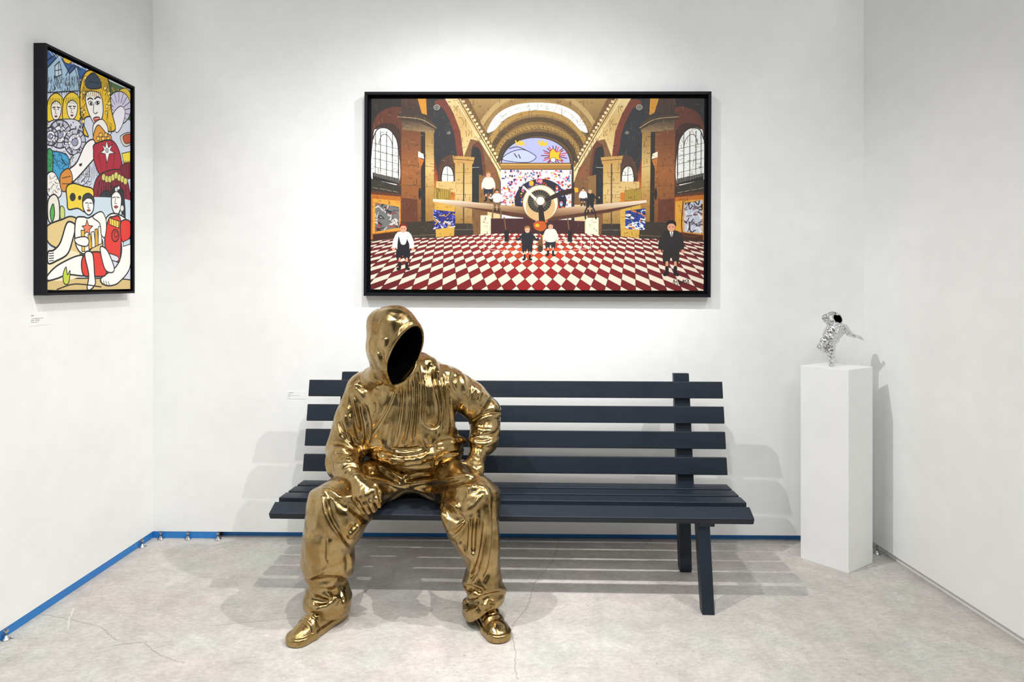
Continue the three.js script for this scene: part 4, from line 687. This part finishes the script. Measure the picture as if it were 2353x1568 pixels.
  // children standing and sitting about
  const child = (x, y, h, shirt, legs, skin, hair, arms, shoes = '#1d1a18') => {
    const k = h / 100, T = (xy) => xy.map((v, i) => (i % 2 ? y + v * k : x + v * k));
    blob(legs, T([-13, -48, 13, -48, 14, -24, 4, -22, 0, -34, -5, -22, -15, -24])); for (const s of [-1, 1]) { line(skin, 5 * k, ...T([s * 8, -24, s * 8, -8])); line(shoes, 6.5 * k, ...T([s * 8, -14, s * 8, -3, s * 12, -1])); }
    blob(shirt, T([-15, -80, 0, -84, 15, -80, 15, -46, -15, -46])); for (const s of [-1, 1]) line(shirt, 7 * k, ...T([s * 14, -77, s * (arms ? 26 : 20), -62, s * (arms ? 36 : 21), arms ? -66 : -48]));
    for (const s of [-1, 1]) oval(skin, ...T([s * (arms ? 38 : 22), arms ? -66 : -45]), 3.4 * k, 3.4 * k); oval(skin, ...T([0, -91]), 7.5 * k, 9 * k); blob(hair, T([-9, -91, -8, -101, 0, -104, 8, -101, 9, -92, 4, -97, -4, -97])); line('#2a1a14', 1 * k, ...T([-4, -91, -2, -91])); line('#2a1a14', 1 * k, ...T([2, -91, 4, -91]));
  };
  child(924, 621, 104, '#f2eeea', '#1b1d30', '#e8b49a', '#8a3020', false); blob('#1b1d30', [913, 545, 919, 562, 929, 562, 935, 545, 937, 584, 912, 584]); line('#f2eeea', 4, 934, 548, 940, 562, 944, 569);
  child(1546, 632, 122, '#3a3634', '#38332f', '#e2b195', '#1f1410', false); poly('#f5f2ee', 1542, 532, 1551, 532, 1547, 548); line('#1c1c1c', 1.6, 1547, 533, 1547, 547);
  child(1213, 598, 76, '#2c2c38', '#2c2c38', '#e9bda4', '#a8824e', true); child(1267, 588, 74, '#e6dfd6', '#33343c', '#e6b49a', '#5c3a24', false);
  child(1122, 462, 66, '#eadad2', '#24304e', '#e8b8a0', '#b08a50', false); child(1142, 486, 50, '#e8e2da', '#8c7350', '#dca788', '#2a1a14', true); child(1358, 490, 56, '#26272c', '#2c2c34', '#d8b494', '#8d8260', true); child(1342, 472, 40, '#efe9e2', '#3a3a40', '#e2b49a', '#2c1c16', false);
  for (const s of [-1, 1]) { line('#24242a', 3.4, 1358 + s * 4, 472, 1358 + s * 11, 486, 1360 + s * 12, 502); line('#8c7350', 3.2, 1142 + s * 4, 474, 1142 + s * 9, 484, 1142 + s * 10, 500); }
  // signature scrawl
  for (let k = 0; k < 7; k++) line('#161214', 1.4, 1551 + k * 5.4, 650 - (k % 3) * 2, 1553 + k * 5.4, 643 + k % 2 * 3, 1555 + k * 5.4, 654 - k % 2 * 2); line('#161214', 1, 1558, 656, 1586, 640);
  const im = g.getImageData(0, 0, c.width, c.height), px = im.data; for (let i = 0; i < px.length; i++) if (i % 4 < 3) px[i] = 255 * Math.pow(px[i] / 255, 1.42) * 0.97; g.putImageData(im, 0, 0);   // deep oil colours
  const t = new THREE.CanvasTexture(c); t.colorSpace = THREE.SRGBColorSpace; return t;
})();
framedPainting('framed_painting', 'wide framed painting of an aeroplane in a museum hall with red chequered floor', 1.992, 1.178, 0.042, 0.017, 0.021, hallTex, [(-0.976 + 1.018) / 2, 2.009, 0], 0, -0.004);

// the tall painting: a loose comic style stand-in in the same colours
const comicTex = (() => {
  const W = 1100, H = 2040, LW = 1.55, c = document.createElement('canvas'); c.width = W; c.height = H; const g = c.getContext('2d'); g.lineJoin = g.lineCap = 'round';
  // coordinates below were read on an oblique view of the picture; this straightens them
  const A = [120, 105], B = [572, 312], E = [128, 1372], Q = [580, 1368];
  const M = (() => { // homography unit square -> quad
    const [x0, y0] = A, [x1, y1] = B, [x2, y2] = Q, [x3, y3] = E, dx1 = x1 - x2, dx2 = x3 - x2, dx3 = x0 - x1 + x2 - x3, dy1 = y1 - y2, dy2 = y3 - y2, dy3 = y0 - y1 + y2 - y3, dn = dx1 * dy2 - dx2 * dy1;
    const gg = (dx3 * dy2 - dx2 * dy3) / dn, hh = (dx1 * dy3 - dx3 * dy1) / dn; return new THREE.Matrix3().set(x1 - x0 + gg * x1, x3 - x0 + hh * x3, x0, y1 - y0 + gg * y1, y3 - y0 + hh * y3, y0, gg, hh, 1).invert(); })();
  const m = (x, y) => { const v = new THREE.Vector3(x, y, 1).applyMatrix3(M); return [v.x / v.z * W, v.y / v.z * H]; };
  const bl = (fill, lw, ...xy) => { curveThrough(g, pairs(xy).map((p) => m(...p)), true); if (fill) { g.fillStyle = fill; g.fill(); } if (lw) { g.strokeStyle = '#0d0d10'; g.lineWidth = lw * LW; g.stroke(); } };
  const pg = (fill, lw, ...xy) => { g.beginPath(); pairs(xy).forEach((p, i) => i ? g.lineTo(...m(...p)) : g.moveTo(...m(...p))); g.closePath(); if (fill) { g.fillStyle = fill; g.fill(); } if (lw) { g.strokeStyle = '#08080a'; g.lineWidth = lw * LW; g.stroke(); } };
  const ln = (lw, ...xy) => { curveThrough(g, pairs(xy).map((p) => m(...p)), false); g.strokeStyle = '#08080a'; g.lineWidth = lw * LW; g.stroke(); };
  const lnc = (col, lw, ...xy) => { curveThrough(g, pairs(xy).map((p) => m(...p)), false); g.strokeStyle = col; g.lineWidth = lw; g.stroke(); };
  const ring = (x, y, rx, ry, fill, lw) => { const p = []; for (let k = 0; k < 14; k++) p.push(x + Math.cos(k / 14 * 6.283) * rx, y + Math.sin(k / 14 * 6.283) * ry); bl(fill, lw, ...p); };
  g.fillStyle = '#d6dcea'; g.fillRect(0, 0, W, H);
  pg('#2f5f9e', 0, 110, 90, 330, 180, 330, 260, 110, 230); pg('#a9cbe4', 6, 120, 200, 185, 130, 240, 230, 280, 190, 310, 320, 120, 330); pg('#c9dcec', 5, 160, 190, 185, 165, 200, 235, 162, 250); ln(4, 180, 175, 182, 245); ln(4, 160, 215, 198, 208); ln(6, 120, 160, 190, 130, 300, 210); ln(5, 220, 240, 260, 190, 300, 300); ln(4, 240, 230, 242, 330);
  for (let k = 0; k < 9; k++) lnc('#f2f6fa', 6, 130 + k * 20, 112 + k * 9, 150 + k * 22, 135 + k * 9); bl('#f2c230', 4, 205, 145, 250, 160, 240, 178, 215, 170);
  pg('#4a6b3a', 0, 440, 260, 580, 320, 580, 480, 440, 420); for (let k = 0; k < 8; k++) lnc(['#e8b02c', '#b8502c', '#6a7a3a', '#f0d060'][k % 4], 9, 470 + k * 12, 300 + k * 4, 500 + k * 9, 350, 520 + k * 8, 400);
  bl('#e7c43a', 5, 510, 320, 550, 305, 575, 340, 575, 380, 540, 360);
  for (let k = 0; k < 260; k++) { const x = R(122, 330), y = R(240, 330); ln(R(1.5, 3), x, y, x + R(-3, 3), y + R(8, 22)); }
  // pale figure with plumes on the side
  ring(510, 410, 66, 88, '#d9d3ea', 6); for (let k = 0; k < 16; k++) { const a = k / 16 * 6.28; ln(4, 510 + Math.cos(a) * 30, 420 + Math.sin(a) * 40, 510 + Math.cos(a) * 62, 412 + Math.sin(a) * 84); } bl('#f3f0f8', 5, 480, 440, 520, 400, 545, 430, 530, 500, 500, 540, 482, 500);
  // two small women with yellow hair and round wheels
  for (const [x, y, s] of [[168, 410, 1], [255, 405, 1.05]]) {
    bl('#f0cc2c', 6, x - 48 * s, y + 60, x - 42 * s, y - 40, x, y - 78, x + 40 * s, y - 40, x + 46 * s, y + 60, x + 20 * s, y + 74, x - 24 * s, y + 74); bl('#f6efe6', 5, x - 26 * s, y - 10, x, y - 36, x + 28 * s, y - 10, x + 22 * s, y + 44, x, y + 66, x - 20 * s, y + 44);
    for (let k = 0; k < 7; k++) ln(3, x - 30 + k * 10, y - 50, x - 34 + k * 11, y - 18); ln(6, x - 18, y - 2, x - 4, y - 4); ln(6, x + 6, y - 4, x + 20, y - 2); bl('#16161a', 0, x - 14, y + 6, x - 6, y + 3, x - 5, y + 10); bl('#16161a', 0, x + 8, y + 5, x + 17, y + 5, x + 12, y + 11); bl('#8a2a34', 2, x - 8, y + 42, x + 8, y + 42, x, y + 50); ln(3, x, y + 8, x - 4, y + 28, x + 5, y + 30);
  }
  bl('#dcdce8', 5, 120, 500, 200, 470, 300, 490, 330, 640, 240, 680, 120, 640);
  for (const [x, y, r] of [[190, 548, 62], [272, 590, 58], [140, 560, 40]]) { ring(x, y, r, r * 1.2, '#c5c6d8', 7); ring(x, y, r * 0.62, r * 0.72, '#eceaf4', 5); ring(x, y, r * 0.3, r * 0.36, '#9fa2bd', 4); for (let k = 0; k < 10; k++) { const a = k / 10 * 6.28; ln(5, x + Math.cos(a) * r * 0.62, y + Math.sin(a) * r * 0.74, x + Math.cos(a) * r, y + Math.sin(a) * r * 1.18); } }
  bl('#3c9fd0', 6, 120, 650, 170, 640, 230, 660, 240, 720, 190, 800, 120, 790); ln(4, 150, 650, 190, 730); ln(4, 190, 650, 220, 710); bl('#2f9a5a', 6, 120, 640, 150, 640, 150, 760, 120, 780); bl('#f4f0ea', 6, 120, 770, 160, 750, 200, 830, 190, 880, 130, 870); bl('#d9dce6', 4, 250, 680, 330, 650, 350, 780, 280, 820);
  for (let k = 0; k < 14; k++) ln(3, 300 + k * 8, 700 + (k % 3) * 12, 290 + k * 9, 800 - (k % 4) * 10);
  for (let k = 0; k < 240; k++) { const x = R(122, 350), y = R(640, 860); ln(R(1.5, 3.4), x, y, x + R(4, 16), y + R(-18, 18)); }
  for (let k = 0; k < 60; k++) { const x = R(122, 300), y = R(480, 640); ring(x, y, R(2, 7), R(2, 8), rnd() > 0.5 ? '#f4f2fa' : '#50505e', 2); }
  // the big woman in red
  bl('#f0c21c', 8, 300, 300, 330, 220, 390, 215, 445, 250, 462, 330, 470, 420, 492, 520, 450, 530, 420, 470, 330, 460, 318, 540, 345, 560, 320, 500, 300, 420); for (let k = 0; k < 20; k++) ln(4, 322 + k * 7, 236 + Math.abs(k - 10) * 3, 312 + k * 8, 300 + Math.abs(k - 10) * 4);
  for (let k = 0; k < 46; k++) { const s1 = k % 2 ? 1 : -1, b1 = R(0, 1), x = s1 < 0 ? 304 + b1 * 24 : 426 + b1 * 40, y = R(250, 520); ln(R(2, 4), x, y, x + s1 * 8, y + 18, x + s1 * 2, y + 36); if (k % 5 === 0) ring(x, y, 8, 10, '#f7dd6a', 3); }
  bl('#2b3d52', 7, 335, 300, 330, 260, 370, 225, 405, 262, 412, 300, 372, 310); ln(4, 345, 270, 400, 280);
  bl('#faf6f2', 7, 328, 350, 345, 322, 400, 330, 420, 370, 424, 440, 406, 492, 384, 502, 352, 450, 334, 400); for (let k = 0; k < 8; k++) lnc('#f0c21c', 7, 332 + k * 12, 318, 336 + k * 11, 352); for (let k = 0; k < 9; k++) ln(3, 332 + k * 11, 318, 338 + k * 10, 350);
  ln(8, 340, 366, 352, 358, 368, 364); ln(8, 378, 362, 394, 352, 410, 358); bl('#ffffff', 4, 344, 382, 358, 374, 370, 388, 356, 396); bl('#ffffff', 4, 380, 384, 394, 374, 406, 380, 394, 392); ring(358, 386, 6, 8, '#23282c', 0); ring(394, 383, 6, 8, '#23282c', 0); ln(5, 374, 392, 372, 430, 384, 440, 394, 432); bl('#cf3a32', 5, 372, 466, 384, 458, 398, 458, 406, 462, 396, 486, 382, 484); lnc('#fff', 4, 378, 468, 402, 464);
  bl('#f7f2ee', 6, 372, 500, 420, 470, 452, 520, 440, 580, 380, 580); bl('#e39a34', 6, 376, 540, 400, 500, 440, 540, 470, 560, 460, 600, 380, 590); for (let k = 0; k < 5; k++) { ring(398 + k * 14, 572 - (k % 2) * 20, 9, 11, '#f3c65a', 4); }
  bl('#faf6f2', 8, 376, 580, 330, 600, 280, 700, 220, 750, 215, 800, 262, 800, 340, 720, 384, 660); pg('#15151a', 0, 295, 706, 312, 700, 310, 716, 298, 718); bl('#d98c34', 6, 196, 760, 240, 730, 260, 790, 220, 850, 196, 830); ln(4, 205, 780, 250, 770); ln(4, 205, 810, 240, 810);
  bl('#b01c34', 8, 382, 600, 470, 580, 515, 640, 530, 740, 500, 760, 420, 770, 380, 700, 374, 640); ln(4, 440, 640, 446, 730); ln(3, 400, 650, 420, 740); ln(3, 490, 640, 480, 740); bl('#8c1c30', 7, 400, 770, 530, 740, 575, 860, 575, 960, 480, 950, 380, 910); for (let k = 0; k < 12; k++) ln(4, 410 + k * 12, 790, 390 + k * 16, 930); bl('#2b2f3c', 6, 420, 860, 460, 850, 480, 930, 430, 960, 400, 920);
  for (let k = 0; k < 70; k++) { const x = R(390, 570), y = R(770, 940); ln(R(2, 5), x, y, x + R(-6, 10), y + R(14, 44)); }
  for (let k = 0; k < 8; k++) ring(430 + k * 17, 775 + Math.sin(k) * 12 + (k > 4 ? 14 : 0), 11, 19, '#d9cf6a', 4);
  pg('#f4f4f2', 4, 445, 580, 455, 620, 478, 600, 464, 632, 490, 648, 460, 652, 448, 700, 438, 652, 412, 646, 432, 630, 420, 600, 438, 618); ring(447, 634, 8, 11, '#b8c4cc', 3);
  bl('#d8d2c2', 5, 520, 560, 575, 540, 575, 600, 540, 610); bl('#c0502c', 5, 535, 560, 575, 548, 575, 590, 545, 595); pg('#f2dc3c', 5, 528, 650, 575, 640, 575, 700, 540, 700); for (let k = 0; k < 7; k++) ln(4, 528 + k * 8, 740, 532 + k * 8, 690); bl('#7a1626', 4, 520, 720, 575, 700, 575, 780, 540, 770);
  // lower half: simple reclining figures with heavy outlines
  bl('#cfe0ea', 0, 120, 900, 580, 900, 580, 1060, 120, 1060); bl('#f0d23e', 8, 228, 830, 262, 808, 320, 822, 372, 840, 372, 900, 340, 960, 290, 940, 240, 945, 232, 900); ring(262, 880, 16, 22, '#2b2b2b', 0); ring(300, 884, 9, 12, '#2b2b2b', 0); bl('#ece7da', 8, 128, 900, 160, 866, 186, 900, 190, 1000, 160, 1020, 130, 1000); bl('#57b04a', 6, 140, 960, 156, 916, 164, 970, 150, 1012); bl('#c8d67a', 5, 196, 930, 216, 940, 218, 990, 196, 990);
  bl('#e2c88a', 9, 120, 1040, 200, 1000, 280, 990, 420, 1100, 400, 1200, 260, 1170, 140, 1130); bl('#d9bd80', 7, 120, 1330, 240, 1310, 580, 1320, 580, 1372, 120, 1372); bl('#f2e6c0', 0, 120, 1160, 300, 1180, 300, 1300, 120, 1310);
  bl('#fbf8f2', 10, 278, 1040, 262, 1015, 230, 1020, 196, 1120, 160, 1160, 130, 1170, 132, 1230, 180, 1215, 236, 1180, 262, 1110); bl('#fbf8f2', 9, 130, 1290, 200, 1230, 320, 1190, 340, 1290, 240, 1290, 180, 1310, 130, 1320); for (let k = 0; k < 4; k++) { ln(5, 136, 1178 + k * 13, 160, 1176 + k * 13); } bl('#c3d43c', 6, 212, 1290, 228, 1250, 236, 1290, 250, 1270, 242, 1335, 218, 1335);
  bl('#fbf8f2', 9, 280, 1000, 320, 985, 350, 990, 420, 960, 440, 1040, 400, 1110, 330, 1180, 280, 1130); bl('#fbf8f2', 8, 318, 900, 326, 870, 352, 862, 376, 890, 374, 950, 352, 975, 330, 960, 318, 930); bl('#3a3a3e', 6, 316, 905, 322, 872, 350, 862, 378, 888, 376, 920, 366, 892, 340, 886); ln(5, 332, 912, 344, 910); ln(5, 354, 912, 366, 912); ln(4, 348, 914, 346, 936, 354, 938); bl('#b8443a', 3, 340, 950, 350, 946, 360, 950, 350, 956); pg('#f0805a', 5, 340, 1000, 350, 1030, 372, 1034, 354, 1052, 360, 1080, 342, 1064, 322, 1078, 328, 1050, 314, 1034, 334, 1030);
  for (let k = 0; k < 4; k++) pg(k % 2 ? '#f6f0dc' : '#dca92c', 5, 346 + k * 19, 1080 - k * 14, 360 + k * 19, 1076 - k * 14, 372 + k * 17, 1150 - k * 8, 352 + k * 17, 1158 - k * 8); pg('#e6b83c', 5, 308, 1056, 328, 1056, 330, 1168, 314, 1168); bl('#fbf8f2', 7, 276, 1100, 330, 1090, 352, 1110, 340, 1140, 290, 1130);
  bl('#fbf8f2', 9, 474, 880, 480, 842, 500, 826, 526, 850, 526, 930, 508, 974, 486, 960, 474, 920); bl('#26262a', 7, 472, 870, 480, 836, 506, 822, 536, 850, 548, 940, 548, 1000, 530, 960, 526, 880, 500, 850); ring(500, 840, 9, 13, '#d8d8dc', 4); ring(512, 832, 7, 10, '#f4f4f4', 3); ring(532, 940, 10, 17, '#e8e8ea', 4); ring(534, 990, 10, 17, '#e8e8ea', 4); ln(5, 480, 884, 494, 880); ln(5, 502, 880, 516, 884); ln(4, 497, 884, 492, 912, 502, 914); bl('#b8443a', 3, 488, 932, 498, 926, 510, 932, 498, 940);
  bl('#fbf8f2', 9, 440, 1010, 470, 970, 520, 975, 560, 1010, 578, 1100, 578, 1250, 520, 1330, 470, 1350, 430, 1340, 420, 1310, 500, 1250, 530, 1180, 520, 1100, 450, 1090); bl('#e2382c', 9, 458, 1000, 480, 985, 524, 1000, 524, 1200, 500, 1220, 446, 1160, 440, 1080); bl('#e2382c', 8, 528, 1010, 575, 1010, 578, 1090, 540, 1120, 526, 1080); ring(496, 1084, 20, 32, '#c8342c', 7); ring(500, 1078, 9, 14, '#e2382c', 5); pg('#f2d25a', 5, 462, 990, 520, 1010, 516, 1046, 464, 1026); for (let k = 0; k < 4; k++) ln(4, 472 + k * 14, 996 + k * 5, 474 + k * 13, 1030 + k * 4); pg('#c9d8e4', 5, 540, 1118, 578, 1100, 578, 1130, 540, 1142); bl('#dfe3e8', 6, 446, 1176, 510, 1196, 505, 1222, 446, 1200);
  bl('#e2382c', 9, 318, 1200, 380, 1170, 440, 1190, 446, 1290, 380, 1300, 322, 1290); bl('#fbf8f2', 9, 330, 1180, 372, 1180, 384, 1290, 388, 1340, 360, 1372, 344, 1360, 352, 1290); bl('#fbf8f2', 8, 414, 1150, 450, 1160, 490, 1250, 480, 1280, 440, 1260); for (let k = 0; k < 4; k++) ln(5, 420 + k * 13, 1320 + k * 3, 426 + k * 13, 1346);
  bl('#fbf8f2', 7, 372, 985, 420, 958, 446, 1010, 440, 1090, 420, 1080, 410, 1020); ln(7, 180, 1368, 280, 1340, 420, 1356);
  const t = new THREE.CanvasTexture(c); t.colorSpace = THREE.SRGBColorSpace; return t;
})();
framedPainting('framed_painting', 'tall narrow framed comic style painting of a blonde woman in a red dress', 0.617, 1.128, 0.055, 0.011, 0.012, comicTex, [WX, 2.007, 0.5625], Math.PI / 2, 0);

scene.traverse((o) => { if (o.isMesh) { o.castShadow = true; o.receiveShadow = true; } });
renderer.render(scene, camera);
